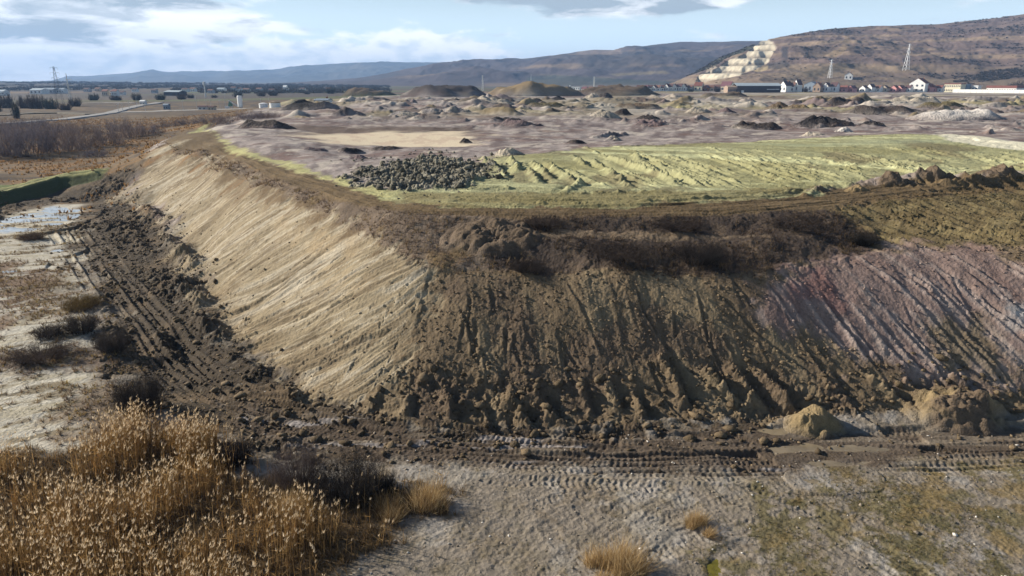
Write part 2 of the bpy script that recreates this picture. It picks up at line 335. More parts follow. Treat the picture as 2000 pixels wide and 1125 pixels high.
# -------- shape: clods, ruts, windrows
tr = [(135,415),(138,450),(170,490),(210,545),(260,610),(310,680),(370,730),(450,770),(600,800),(760,830)]
TRK = np.zeros(X.shape, F32); r = along(P(tr), 9); TRK[r[0]] = sst(r[1]+1.2*fbm(X[r[0]]*.3, Y[r[0]]*.3, 3, 6), 4.2, 2.2)
sweep = [(310,665),(380,745),(520,808),(700,848),(900,868),(1150,880),(1500,876),(1750,868),(2150,858)]
r = along(P(sweep), 9); TRK[r[0]] = np.maximum(TRK[r[0]], sst(r[1]+1.3*fbm(X[r[0]]*.3, Y[r[0]]*.3, 3, 7), 3.6, 1.8)*.9)
clod = np.clip(M['dark']*1.0 + M['front']*sst(H0, 2.8, .8)*.75 + M['mud']*.28, 0, 1)
k = clod > .01
z = np.zeros(X.shape, F32)
z[k] = (clod*((.95*(billow(X*.36, Y*.36, 6, 3, .64)-.33)+.5*(billow(X*1.3, Y*1.3, 5, 4, .66)-.35))*(1-TRK*.85)*(.4+1.2*sst(fbm(X*.13, Y*.13, 3, 8), -.25, .3)) + .35*fbm(X*.16, Y*.16, 2, 9)))[k]
DZ += z*(1-.55*sst(H0, 1.0, 3)) - .12*TRK*(1-dump)
DZ += near*(.05*fbm(X*.9, Y*.9, 3, 21) + .03*fbm(X*4, Y*4, 3, 22))*(1-.5*M['tan'])
k = M['tan'] > .01; e = np.zeros(X.shape, F32)
st = CS - .72*CD + 1.3*fbm(X*.09, Y*.09, 3, 35)
e[k] = (.10*fbm(st*1.1, CD*.16, 3, 31, .6) - .12*np.abs(vn(st*3.3, CD*.3, 32)) + .11*fbm(st*6.5, CD*.6, 3, 33, .65) + .22*fbm(X*.16, Y*.16, 3, 34))[k]
DZ += e*M['tan']
k = M['front'] > .01; e[:] = 0; skew = .10 + .28*sst(X, -2, 14); st2 = X + Y*skew*1.0
fr = np.clip(M['front']*sst(H0, .6, 2.5), 0, 1)
e[k] = (.05*fbm(st2*.8, Y*.2, 3, 41, .6) + .04*fbm(st2*4.5, Y*.5, 3, 49, .6) - .04*np.abs(vn(st2*1.3+3*vn(X*.2, Y*.2, 50), Y*.3, 42))*sst(vn(X*.25, Y*.3, 45), .0, .5) + .10*(billow(X*2.3, Y*2.3, 4, 43, .68)-.35)*(.4+.9*sst(vn(X*.22, Y*.3, 53), -.3, .5))*(1-.5*M['pink']) + .36*fbm(X*.3, Y*.24, 4, 44))[k]
DZ += e*fr
k = M['olive'] > .01; e[:] = 0; st3 = X + Y*.42
e[k] = (.20*fbm(st3*.8, Y*.12, 3, 46, .6) - .30*np.abs(vn(st3*1.3, Y*.15, 47)) + .28*(billow(X*.7, Y*.7, 4, 48)-.35))[k]
DZ += e*M['olive']
k = (M['strip']+M['bank']) > .01; e[:] = 0
e[k] = (.30*fbm(X*.35, Y*.35, 3, 51) + .22*(billow(X*1.2, Y*1.2, 4, 52)-.35))[k]
DZ += e*np.clip(M['strip']*.7+M['bank'], 0, 1)*(1-.6*M['road'])
DZ += M['road']*(.05*fbm(CS*.3, CD*1.6, 3, 55) + .03*fbm(X*2, Y*2, 2, 56))
k = M['field'] > .01; e[:] = 0; fx = X*.80+Y*.60; fy = -X*.60+Y*.80    # furrows run away to the upper left
fd1 = X*.36 + Y*.93
e[k] = (.18*fbm(fd1*.42, (X*.93-Y*.36)*.05, 4, 61, .6) + .14*fbm(X*.5, Y*.5, 5, 62, .6) + .16*(billow(X*.8, Y*.8, 3, 63)-.35)*sst(fbm(X*.1, Y*.1, 3, 64), 0, .3))[k]
DZ += e*M['field']
k = basin > .01; e[:] = 0
big = sst(Y, 120, 260)
e[k] = (.60*fbm(X*.06, Y*.05, 5, 71, .6)*(1+1.2*big) + big*1.8*np.maximum(0, billow(X*.030, Y*.022, 4, 72, .5)-.40)*sst(fbm(X*.008, Y*.006, 2, 75), -.25, .25) + .12*fbm(X*.35, Y*.35, 3, 73))[k]
mid = sst(Y, 330, 450)
e[k] += (mid*7.0*np.maximum(0, billow(X*.030, Y*.016, 5, 77, .6)-.30)*sst(fbm(X*.012, Y*.008, 2, 78), -.5, .2))[k]
DZ += e*basin*(1-M['cream'])*(1-sst(Y, 560, 720))
low = (1-dump)
DZ += low*sst(Y, 60, 120)*(.30*fbm(X*.10, Y*.10, 4, 81))*(1-sst(Y, 900, 1500)) + low*near*.05*fbm(X*.4, Y*.4, 3, 82)
DZ += low*sst(Y, 110, 150)*(1-sst(Y, 300, 420))*1.1*np.maximum(0, fbm(X*.03, Y*.06, 4, 83))*(1-M['greenL'])
# dike on the left
dk = P([(-250,452),(0,392),(110,362),(217,333)]); dk = np.array(dens([tuple(p) for p in dk], 4))
r = along(dk, 14)
if r:
    b, d, s, t, L = r
    DKE = sst(L-t, -.5, 4); DKH = 1.9-.8*sst(t/L, .75, 1.0); DZ[b] += (DKH+.25*fbm(X[b]*.4, Y[b]*.4, 3, 85))*np.clip((3.9-d)/2.3, 0, 1)*DKE; DKB = (b, d, DKE)
# windrows, dozer ridges
def PR(uv, n=6): return P([(uv[0][0]+(uv[1][0]-uv[0][0])*i/n + (0 if i in (0, n) else rng.normal(0, 1.2)), uv[0][1]+(uv[1][1]-uv[0][1])*i/n) for i in range(n+1)])
for uv, h, w in [(((985,775),(1045,838)),.75,.42),(((1045,765),(1085,820)),.8,.45),(((1125,745),(1160,812)),.7,.4),(((1180,740),(1215,800)),.7,.45),(((1285,690),(1345,795)),.95,.5),(((1370,715),(1445,795)),.85,.5),(((1420,700),(1490,795)),.9,.45),(((1475,715),(1555,805)),.85,.45),
                 (((940,790),(955,832)),.6,.35),(((870,760),(880,820)),.6,.4),(((1230,760),(1260,815)),.7,.4),(((1690,735),(1790,800)),.5,.35),(((1760,740),(1830,790)),.55,.35),(((1610,720),(1660,790)),.5,.4),(((1850,730),(1920,780)),.6,.4),(((800,770),(790,815)),.5,.4),(((745,770),(715,800)),.4,.35)]:
    ridge(PR(uv), h*.72, w*.8, .6, int(uv[0][0]))
for uv, h, w in [(((265,395),(335,440)),.9,.9),(((320,470),(395,535)),1.1,1.0),(((345,555),(410,605)),1.2,1.0),(((385,620),(440,668)),1.1,.9),(((250,440),(290,500)),.7,.8),(((300,650),(345,700)),.7,.8),(((440,690),(520,735)),.7,.7),(((520,740),(600,775)),.6,.6),(((180,560),(215,620)),.5,.6),(((215,640),(250,700)),.5,.6)]: ridge(PR(uv), h, w, .3, int(uv[0][0])+9)
for kx in range(66):
    u = rng.uniform(860, 2050) if rng.random() < .5 else rng.normal(rng.choice([960, 1140, 1330, 1620, 1850]), 45); v = rng.uniform(545, 700) if u < 1500 else rng.uniform(505, 690)
    p = P([(u, v)])[0]; sk = .02+.40*sst(np.array(p[0]), -3, 12)+rng.normal(0, .13); L = rng.uniform(.8, 5.5)*rng.uniform(.6, 1.2)
    if kx % 3 == 0: sk += rng.choice([-.5, .55])
    ridge([p, p+np.array([sk*.5+rng.normal(0, .05), -.5])*L, p+np.array([sk, -1])*L], rng.uniform(.04, .15), rng.uniform(.07, .16), rng.uniform(.4, 1.4), kx)
for kx in range(150):                                         # scraper scores on the tan slope
    u = rng.uniform(260, 800); v = rng.uniform(310, 700); p = P([(u, v)])[0]; q_ = along(np.array([p, p+.01]), .5)
    L = rng.uniform(1, 6)
    if q_ is None or M['tan'][q_[0]].mean() < .8: continue
    ridge([p, p+np.array([-.5, rng.normal(0, .03)])*L, p+np.array([-1, rng.normal(-.08, .06)])*L], rng.uniform(.05, .17), rng.uniform(.07, .16), rng.uniform(.3, 1.2), kx+600)
SCORES = []
for kx in range(42):
    u = rng.uniform(1490, 2040); v = rng.uniform(500, 650); p = P([(u, v)])[0]; L = rng.uniform(2.5, 8); l_ = np.array([p, p+np.array([.24, -.5])*L, p+np.array([.5+rng.normal(0, .06), -1])*L])
    ridge(l_, rng.uniform(.07, .18), rng.uniform(.09, .16), rng.uniform(.4, 1.2), kx+800); SCORES.append(l_)
for kx in range(34):
    u = rng.uniform(1690, 2050); v = rng.uniform(392, 450); p = P([(u, v)])[0]; L = rng.uniform(3, 7)
    ridge([p, p+np.array([.55, -1])*L], rng.uniform(.2, .42), rng.uniform(.2, .34), .7, kx+200)
for uv, h in [(((945,310),(968,334)),1.0),(((998,312),(1014,338)),1.1),(((1018,318),(1058,362)),.8),(((1040,316),(1078,352)),.8),(((1064,316),(1142,368)),.75),(((1116,303),(1150,328)),.7),(((1150,308),(1235,372)),.6),(((1095,325),(1135,345)),.5),(((1228,298),(1335,372)),.55),(((1300,300),(1400,345)),.4),(((970,325),(990,350)),.6),(((1180,330),(1240,365)),.4),
              (((1095,380),(1145,352)),.5),(((905,372),(1010,368)),.4),(((1000,378),(1340,376)),.45),(((880,396),(1240,398)),.3),(((1240,393),(1420,386)),.4),(((1430,384),(1600,372)),.4)]:
    ridge(PR(uv), h*.8, .5, .4, int(uv[0][0]))
for kx in range(150):
    u = rng.uniform(1120, 2050); v = rng.uniform(283, 350); l = rng.uniform(40, 230); sl_ = .34 if u < 1450 else .26
    if v+l*sl_ > 368-(u+l-1500)*.06: l *= .5
    a0, a1 = P([(u, v), (u+l, v+l*sl_)])
    ridge(np.array([a0, (a0+a1)/2+rng.normal(0, .25, 2), a1]), rng.uniform(.14, .36), rng.uniform(.18, .38), .4, kx+300)
for uv, h, w in [(((1560,385),(1640,362)),.6,.7),(((1640,366),(1730,356)),.6,.9),(((1720,360),(1800,352)),.75,1.1),(((1790,355),(1880,352)),.6,1.2),(((1870,354),(1960,348)),.8,1.2),(((1950,351),(2090,338)),.7,1.3),(((1820,364),(2000,352)),.6,.7),(((1150,268),(1230,262)),1.0,.9)]: ridge(PR(uv), h, w, .2, 5)
for kx in range(110):                                         # shelves and banks in the basin
    u = rng.uniform(620, 2000); v = 262-62*rng.random()**.7; l = rng.uniform(40, 200)
    a0, a1 = P([(u, v), (u+l, v-rng.uniform(-3, 5))]); ds = np.hypot(*a0)
    ridge(np.array([a0, (a0+a1)/2+rng.normal(0, 2, 2), a1]), rng.uniform(.4, 1.4)*ds/240, rng.uniform(1.2, 2.8)*ds/240, .35, kx+400)
# tipped mounds and spoil banks across the back of the basin
MOUNDS = []
SC = [(.42,.36,.29),(.33,.28,.24),(.25,.22,.21),(.075,.06,.055),(.11,.085,.065),(.28,.22,.13),(.20,.15,.14),(.50,.44,.37),(.17,.13,.07)]
for kx in range(220):
    u = rng.uniform(690, 2120) if kx > 40 else rng.uniform(560, 1000); v = 172+14*rng.random() if kx < 0 else 184+52*rng.random()**1.5
    x_, y_ = unz(u, v, 7.5 if v > 195 else 6.5)
    if y_ > 640 or (y_ > 480 and rng.random() < .5): continue
    f_ = rng.random(); h_ = (1.2+3.4*f_**2)*min(1.0, max(.45, y_/430)); w_ = h_*rng.uniform(1.1, 2.0); l_ = w_*rng.uniform(1.0, 3.6); a_ = rng.normal(0, .35)
    MOUNDS.append((x_, y_, h_, w_, l_, a_, SC[rng.integers(0, len(SC))]))
for x_, y_, h_, w_, l_, a_, c_ in MOUNDS:
    b = block(x_-l_*1.6, x_+l_*1.6, y_-l_*1.6, y_+l_*1.6)
    if b is None: continue
    dx, dy = X[b]-x_, Y[b]-y_; p_, q_ = dx*math.cos(a_)+dy*math.sin(a_), -dx*math.sin(a_)+dy*math.cos(a_)
    r = np.sqrt((p_/l_)**2+(q_/w_)**2)*(1+.3*fbm(dx/w_*.8+x_, dy/w_*.8, 3, 3)); DZ[b] = DZ[b]+np.maximum(0, 1-r)*h_*(1+.5*fbm(dx/w_*1.5, dy/w_*1.5+y_, 3, 4))*(1-M['cream'][b])
# vehicle tracks
rub = poly([(690,352),(705,335),(800,318),(850,312),(930,316),(950,330),(930,350),(880,368),(800,372),(720,365)], .02, .035, 35)
DZ += rub*(1.9*billow(X*.62, Y*.62, 6, 65, .78)-.55)
def TR(uv, **kw): track(P(uv), **kw)
mr = [(2200,842),(2000,850),(1800,856),(1600,862),(1400,868),(1200,858),(1000,842),(860,826)]
TR(mr, depth=.16, w=.5, bars=.05); TR([(u, v+14) for u, v in mr], depth=.15, w=.45, bars=.05); TR([(u, v+30) for u, v in mr[:-1]], depth=.14, w=.5, bars=.06, period=.4); TR([(u, v+44) for u, v in mr[:-2]], depth=.12, w=.5, bars=.05)
TR([(1400,905),(1200,902),(1000,884),(860,872),(760,865)], depth=.08, w=.6, bars=.07, period=.36, gauge=2.2)
TR([(1500,930),(1250,925),(1050,915),(930,925),(890,955)], depth=.07, w=.55, bars=.07, period=.36, gauge=2.2)
TR([(1080,950),(1000,985),(960,1040),(930,1090)], depth=.06, w=.45, bars=.06, period=.34, gauge=2.0)
TR([(1280,960),(1180,1000),(1080,1060),(1000,1140)], depth=.05, w=.4, bars=.05, period=.34, gauge=1.9)
TR([(1330,960),(1240,1010),(1210,1030)], depth=.08, w=.6, bars=.08, period=.4, gauge=1.6)
TR([(1400,940),(1550,1010),(1700,1085),(1800,1150)], depth=.09, w=.4, bars=.05, gauge=1.7)
TR([(1530,985),(1640,1040),(1760,1110),(1800,1150)], depth=.09, w=.35, bars=.05, gauge=1.4)
for o_, g_, d_ in ((0, 2.1, .20), (13, 1.9, .14), (-12, 2.2, .16), (24, 2.0, .12)): TR([(u-o_*.5*(u < 600), v+o_) for u, v in sweep], depth=d_, w=.45, bars=.035, gauge=g_, period=.36)
for uv_ in ([(1500,1000),(1300,985),(1100,930),(950,905)],[(1600,960),(1450,1000),(1250,1060),(1150,1140)],[(2050,985),(1850,960),(1650,955),(1450,935)],[(2000,1060),(1800,1010),(1600,980),(1480,930)],[(850,1060),(980,1010),(1120,1000),(1300,1040),(1480,1120)],[(1130,930),(1090,980),(1120,1040),(1180,1090)],[(820,905),(960,915),(1100,935),(1300,945)]): TR(uv_, depth=.045, w=.4, bars=.045, period=.33, gauge=2.0)
TR([(1290,1140),(1380,1060),(1440,1035)], depth=.08, w=.5, bars=.08, period=.4, gauge=2.0)
TR(tr, depth=.30, w=.55, bars=.05); TR([(u-22, v+4) for u, v in tr], depth=.2, w=.4, bars=.04); TR([(u+18, v-4) for u, v in tr], depth=.25, w=.5, bars=.05); TR([(240,530),(300,590),(345,640),(400,700),(470,745),(600,780)], depth=.22, w=.5, bars=.04)
TR([(640,815),(760,845),(900,862),(1100,868)], depth=.1, w=.6, bars=.06, gauge=2.2)
TR([(330,285),(420,312),(560,352),(700,385),(850,408),(1100,412),(1400,406),(1600,390),(1750,372),(2000,356)], depth=.12, w=.5, bars=.03, gauge=2.6)
TR([(380,282),(470,312),(600,350),(730,386),(880,410),(1100,415),(1400,411),(1650,388),(2000,362)], depth=.10, w=.45, bars=.03, gauge=2.4)
for o in (0, 6): TR([(880,390+o),(1100,393+o),(1300,390+o),(1500,380+o*.6),(1600,372)], depth=.16, w=.6, bars=.03, gauge=2.6)
# puddles: hollows with level water
PUDDLES = [([(1500,866),(1580,858),(1680,860),(1760,866),(1700,876),(1600,884),(1520,880)], 'brown'),
           ([(1545,897),(1620,893),(1700,896),(1690,903),(1600,906)], 'brown'),
           ([(1565,936),(1620,929),(1690,930),(1688,942),(1620,948),(1575,946)], 'brown'),
           ([(1840,852),(1920,847),(2000,845),(1990,853),(1900,857)], 'brown'),
           ([(-150,446),(0,431),(60,418),(105,406),(162,404),(152,424),(112,440),(60,450),(0,457)], 'ice'),
           
           ([(96,490),(122,484),(124,490),(100,496)], 'ice'),
           ([(0,528),(30,516),(48,520),(40,530),(0,536)], 'ice'),
           ([(935,990),(955,982),(952,1000),(938,1002)], 'green'),
           ([(1378,1105),(1400,1090),(1412,1110),(1400,1130),(1380,1135)], 'green'),
           ([(1460,835),(1540,825),(1560,838),(1500,848)], 'brown')]
PUD = []
Z = (H0 + DZ).astype(F32)
for uv, kind in PUDDLES:
    m = poly(uv, .006, .006, 60, 77); m2 = poly(uv, .03, 0, 60)
    if m.max() < .3: continue
    q = m > .35; lev = float(np.percentile(Z[q], 55)) if kind != 'ice' else float(np.percentile(Z[q], 48))
    dep = .10*(fbm(X*.9, Y*.9, 3, 91)*.8+.42) if kind != 'ice' else .14*(fbm(X*.16+Y*.05, Y*.75, 4, 92, .6)+.30)
    Z = np.where(m2 > .02, np.maximum(Z, lev+.03+.25*np.maximum(0, Z-lev)), Z); Z = Z*(1-m) + m*(lev+.02 - dep)
    PUD.append((P(uv), lev, kind))
# -------- colour of the soils (albedo)
C = np.empty(X.shape+(3,), F32)
def lay(col, m): 
    m = np.clip(m, 0, 1)[..., None]; C[:] = C*(1-m) + np.array(col, F32)*m
def tone(col, n, amp): return np.array(col, F32)*(1+amp*n[..., None])
nA = fbm(FA*26, FQ*26, 5, 101, .6); nB = fbm(FA*70, FQ*90, 4, 102, .6); nC2 = fbm(X*.8, Y*.8, 4, 103, .6); nD = fbm(FA*60, FQ*18, 5, 104, .6)
nE = fbm(FA*18, FQ*70, 5, 105, .6)
C[:] = np.array((.150, .105, .060), F32)                      # dry plain
lay((.215,.120,.050), sst(nE, -.1, .35)*sst(Y, 70, 120)*(1-sst(Y, 260, 420)))
lay((.085,.062,.045), sst(-nE+.25*nA, .12, .4)*sst(Y, 90, 140))
fieldsL = sst(Y, 330, 500)*(1-dump)
strip_n = vn(X*.0022+3, Y*.0095, 7)
lay((.068,.055,.046), fieldsL*sst(nD, -.3, .3)*.85)
lay((.085,.072,.062), (1-dump)*sst(Y, 600, 950)); lay((.105,.110,.055), fieldsL*sst(strip_n, .15, .3)*sst(Y, 520, 700))
lay((.16,.11,.07), fieldsL*sst(-strip_n, .2, .4)*sst(Y, 450, 650))
# near flats
nearlow = (1-dump)*(1-sst(Y, 75, 100))
lay((.245,.208,.165), nearlow)
lay((.185,.148,.105), nearlow*sst(nC2+.4*nB, .0, .45)*.8)
lay((.35,.32,.285), nearlow*sst(fbm(X*.4+7, Y*.4, 5, 111, .62), .04, .36)*.75)
lay((.155,.130,.072), nearlow*sst(fbm(X*.8, Y*.8, 5, 112, .68)+.14*M['grassR'], .0, .26)*np.clip(M['grassR']*1.3+.22, 0, 1))
lay((.20,.145,.065), nearlow*M['grassR']*sst(fbm(X*.6+3, Y*.6, 4, 113, .6), .05, .3)*.8)
lay((.52,.48,.395), M['pale'])
lay((.42,.37,.27), M['pale']*sst(nE, -.05, .3)*.9)
lay((.20,.13,.085), M['veg1']*sst(nE+.2, -.1, .3)*.9); lay((.16,.115,.085), M['veg2']*.9); lay((.18,.13,.085), M['veg3']*.8)
lay((.20,.155,.09), M['pale']*sst(fbm(FA*30, FQ*60, 5, 114, .6), .10, .30)*.8)
lay((.15,.10,.05), M['reed'])
lay((.066,.050,.034), M['dark'])
lay((.125,.090,.056), M['dark']*sst(fbm(X*.3, Y*.3, 4, 115, .6), .0, .4))
lay((.24,.21,.165), M['dark']*sst(fbm(X*.55+9, Y*.55, 4, 116, .6), .38, .52)*.6)
lay((.095,.070,.050), M['mud']*.9)
lay((.22,.18,.135), M['mud']*sst(fbm(X*.12, Y*.9, 4, 117, .6), .05, .4)*.8)
lay((.46,.42,.40), M['mud']*sst(fbm(X*.16+4, Y*.8, 4, 118, .6), .34, .52)*.6*(1-sst(X, 14, 20)))
lay((.10,.125,.035), M['greenL']); lay((.19,.20,.07), M['greenL']*sst(nB, 0, .4)*.6)
for col_, lo_, hi_ in (((.075,.085,.036), 4.6, 4.0), ((.25,.245,.10), 2.2, 1.4), ((.12,.125,.05), .5, .3)):  # dike: shade painted into the dark sides, sunlight into the pale top
    tmp = np.zeros(X.shape, F32); tmp[DKB[0]] = sst(DKB[1], lo_, hi_)*sst(DKB[2], .05, .4); lay(col_, tmp)

# dump top and basin
lay((.225,.190,.178), basin)
lay((.34,.29,.265), basin*sst(nD, -.02, .28)*.8)
lay((.135,.102,.098), basin*sst(-nD+.2*nB, .05, .32)*.75); lay((.50,.44,.37), basin*sst(fbm(FA*40+3, FQ*26, 5, 124, .62), .16, .34)*.65); lay((.16,.10,.085), basin*sst(fbm(FA*16+1, FQ*30, 4, 125, .62), .12, .34)*.6)
pat = fbm(X*.018, Y*.009, 4, 121, .6); pat2 = fbm(X*.03+5, Y*.012, 4, 122, .6); far = sst(Y, 200, 300)
lay((.25,.21,.15), basin*far*sst(pat, -.05, .2)); lay((.40,.36,.30), basin*far*sst(pat2, .15, .35)*.85); lay((.14,.10,.075), basin*far*sst(-pat2, .18, .4)*.8)
lay((.30,.26,.14), basin*far*sst(fbm(X*.02-8, Y*.010, 3, 123), .25, .4)*.8)
lay((.105,.072,.055), M['brownband']*.8); lay((.62,.52,.375), M['cream']); lay((.50,.38,.28), M['cream']*sst(nD, .0, .35)*.7)
lay((.135,.100,.072), M['strip']); lay((.19,.145,.105), M['strip']*sst(nC2, -.1, .4)*.7); lay((.17,.115,.05), M['strip']*sst(fbm(X*.3, Y*.3, 3, 131), .15, .4)*.6)
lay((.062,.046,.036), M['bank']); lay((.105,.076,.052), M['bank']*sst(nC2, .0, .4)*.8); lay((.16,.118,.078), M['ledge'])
lay((.118,.090,.046), M['olive']); lay((.17,.135,.068), M['olive']*sst(nC2, -.05, .4)*.8)
lay((.115,.080,.042), M['road']*.95); lay((.17,.12,.065), M['road']*sst(fbm(CS*.25, CD*1.3, 3, 132), .0, .4)*.7)
lay((.40,.38,.18), M['rim']); lay((.25,.225,.10), M['rim']*sst(nB, .0, .35)*.7)
lay((.315,.305,.165), M['field']); lay((.245,.228,.110), M['field']*sst(fbm(X*.12, Y*.12, 4, 133), -.2, .4)*.8)
lay((.52,.52,.29), M['field']*sst(fbm(fd1*.42, (X*.93-Y*.36)*.04, 4, 134, .6), .05, .40)*.8)
lay((.15,.125,.07), M['field']*sst(fbm(X*.14+5, Y*.10, 5, 136, .65), .12, .34)*.7); lay((.36,.40,.26), M['field']*sst(fbm(X*.035, Y*.05, 3, 135), .1, .4)*.5*sst(X, 5, 40))
lay((.20,.165,.075), M['field']*poly([(760,394),(790,376),(900,376),(1100,378),(1340,374),(1600,364),(1630,370),(1500,390),(1200,405),(900,404)], .008, .01, 60)*.75)
lay((.62,.58,.44), M['whiteedge']); lay((.165,.15,.115), rub); lay((.26,.245,.20), rub*sst(fbm(X*.9, Y*.9, 4, 66), .05, .3)*.8)
# slopes
lay((.150,.110,.068), M['front']); lay((.21,.160,.098), M['front']*sst(fbm(st2*.5, Y*.12, 4, 141, .6), .0, .4)*.9); lay((.115,.082,.056), M['front']*sst(-fbm(X*.25, Y*.25, 4, 142), .0, .35)*.8)
lay((.25,.180,.155), M['pink']); lay((.23,.155,.13), M['pink']*sst(fbm(st2*.45, Y*.12, 4, 143, .6), .0, .35)*.9); lay((.36,.29,.25), M['pink']*sst(fbm(st2*1.3, Y*.25, 4, 144, .6), .15, .45)*.8)
for l_ in SCORES:
    r = along(l_, 1.0)
    if r: C[r[0]] += ((np.array((.40,.32,.28), F32)-C[r[0]])*(sst(r[1]+.12*fbm(X[r[0]]*3, Y[r[0]]*3, 3, 6), .26, .06)*.6*M['pink'][r[0]])[..., None])
lay((.24,.115,.10), M['pink']*poly([(1530,540),(1610,520),(1640,560),(1640,600),(1560,600)], .02, .03, 30)*.6); lay((.16,.125,.075), M['pink']*poly([(1820,650),(1930,630),(1990,720),(1850,720)], .02, .03, 30)*.8)
lay((.40,.37,.35), poly([(1960,605),(2010,598),(2060,615),(2040,630),(1980,628)], .012, .015, 50))
lay((.305,.245,.158), M['tan']); lay((.45,.39,.295), M['tan']*sst(fbm(st*.9, CD*.14, 4, 151, .6), .02, .36)*.9); lay((.19,.143,.088), M['tan']*sst(fbm(st*1.9+9, CD*.2, 5, 152, .65), .0, .36)*.85); lay((.50,.43,.32), M['tan']*sst(fbm(st*3.6+2, CD*.35, 4, 153, .65), .16, .4)*.7); lay((.155,.115,.068), M['tan']*sst(fbm(X*.2+3, Y*.2, 5, 154, .62), .16, .36)*.6)
lay((.36,.27,.16), M['tan']*poly([(560,405),(700,455),(830,530),(800,600),(700,540),(600,470)], .03, .05, 30)*sst(nA, -.2, .3)*.6)
lay((.27,.20,.115), M['tan']*sst(CD, 7.0, 12.5)*.55)
for x_, y_, h_, w_, l_, a_, c_ in MOUNDS:
    b = block(x_-l_*2.2, x_+l_*2.2, y_-l_*2.2, y_+l_*2.2)
    if b is None: continue
    dx, dy = X[b]-x_, Y[b]-y_; p_, q_ = dx*math.cos(a_)+dy*math.sin(a_), -dx*math.sin(a_)+dy*math.cos(a_)
    r = np.sqrt((p_/l_)**2+(q_/w_)**2)+.35*fbm(dx/w_*.9+x_, dy/w_*.9, 3, 5); m = sst(r, 1.0, .55)[..., None]*.85; C[b] = C[b]*(1-m)+np.array(c_, F32)*(1+.3*fbm(dx/w_*2, dy/w_*2, 3, 6)[..., None])*m
C *= (1+.16*nB*near + .12*nC2*near)[..., None]
C *= (1-.14*M['tan']-.10*nearlow-.02*M['front']-.16*M['pink'])[..., None]; C = np.clip(C, .01, .9)
# ground lookup for everything that stands on it
def gz(x, y):
    x = np.asarray(x, float); y = np.asarray(y, float)
    fj = np.interp(y, RY, np.arange(NR)); j = np.clip(fj.astype(int), 0, NR-2); f = fj-j
    def row(jj):
        fi = np.clip((x/(TM[jj]*RY[jj])+1)/2*(NCOL-1), 0, NCOL-1.001); i = fi.astype(int); g = fi-i
        return Z[jj, i]*(1-g) + Z[jj, i+1]*g
    return row(j)*(1-f) + row(j+1)*f
# ---------------------------------------------------------------- objects: helpers
def tag(o, label=None, cat=None, group=None, kind=None):
    if label: o['label'] = label
    if cat: o['category'] = cat
    if group: o['group'] = group
    if kind: o['kind'] = kind
    return o
def mesh_from(name, V, Fc, mat=None, parent=None, smooth=False, col=None, loc=None):
    me = bpy.data.meshes.new(name); V = np.asarray(V, F32)
    if isinstance(Fc, np.ndarray):
        n, k = Fc.shape
        me.vertices.add(len(V)); me.vertices.foreach_set('co', V.ravel()); me.loops.add(n*k); me.loops.foreach_set('vertex_index', Fc.astype(np.int32).ravel())
        me.polygons.add(n); me.polygons.foreach_set('loop_start', np.arange(0, n*k, k, dtype=np.int32))
        me.update(calc_edges=True)
    else:
        me.from_pydata([tuple(map(float, v)) for v in V], [], Fc); me.update()
    if smooth: me.polygons.foreach_set('use_smooth', np.ones(len(me.polygons), bool))
    if col is not None:
        a = me.color_attributes.new('soil', 'FLOAT_COLOR', 'POINT'); c = np.ones((len(V), 4), F32); c[:, :3] = col; a.data.foreach_set('color', c.ravel())
    if mat: me.materials.append(mat)
    o = bpy.data.objects.new(name, me); COL.objects.link(o)
    if parent: o.parent = parent
    if loc is not None: o.location = loc
    return o
def empty(name, loc, rz=0):
    o = bpy.data.objects.new(name, None); o.empty_display_size = .5; COL.objects.link(o); o.location = loc; o.rotation_euler = (0, 0, rz); return o
MATS = {}
def mat(name, col, rough=.85, var=.25, scale=3.0, metal=0.0, spec=.3):
    if name in MATS: return MATS[name]
    m = bpy.data.materials.new(name); m.use_nodes = True; N = NT(m.node_tree); b = N.n['Principled BSDF']
    tc = N.new('ShaderNodeTexCoord'); n = N.noise(tc.outputs['Object'], scale, 4, .6)
    N.l.new(N.mix(N.ramp01(n, .3, .7), c4([c*(1-var) for c in col]), c4([min(1, c*(1+var)) for c in col])), b.inputs['Base Color'])
    b.inputs['Roughness'].default_value = rough; b.inputs['Metallic'].default_value = metal; b.inputs['Specular IOR Level'].default_value = spec
    MATS[name] = m; return m
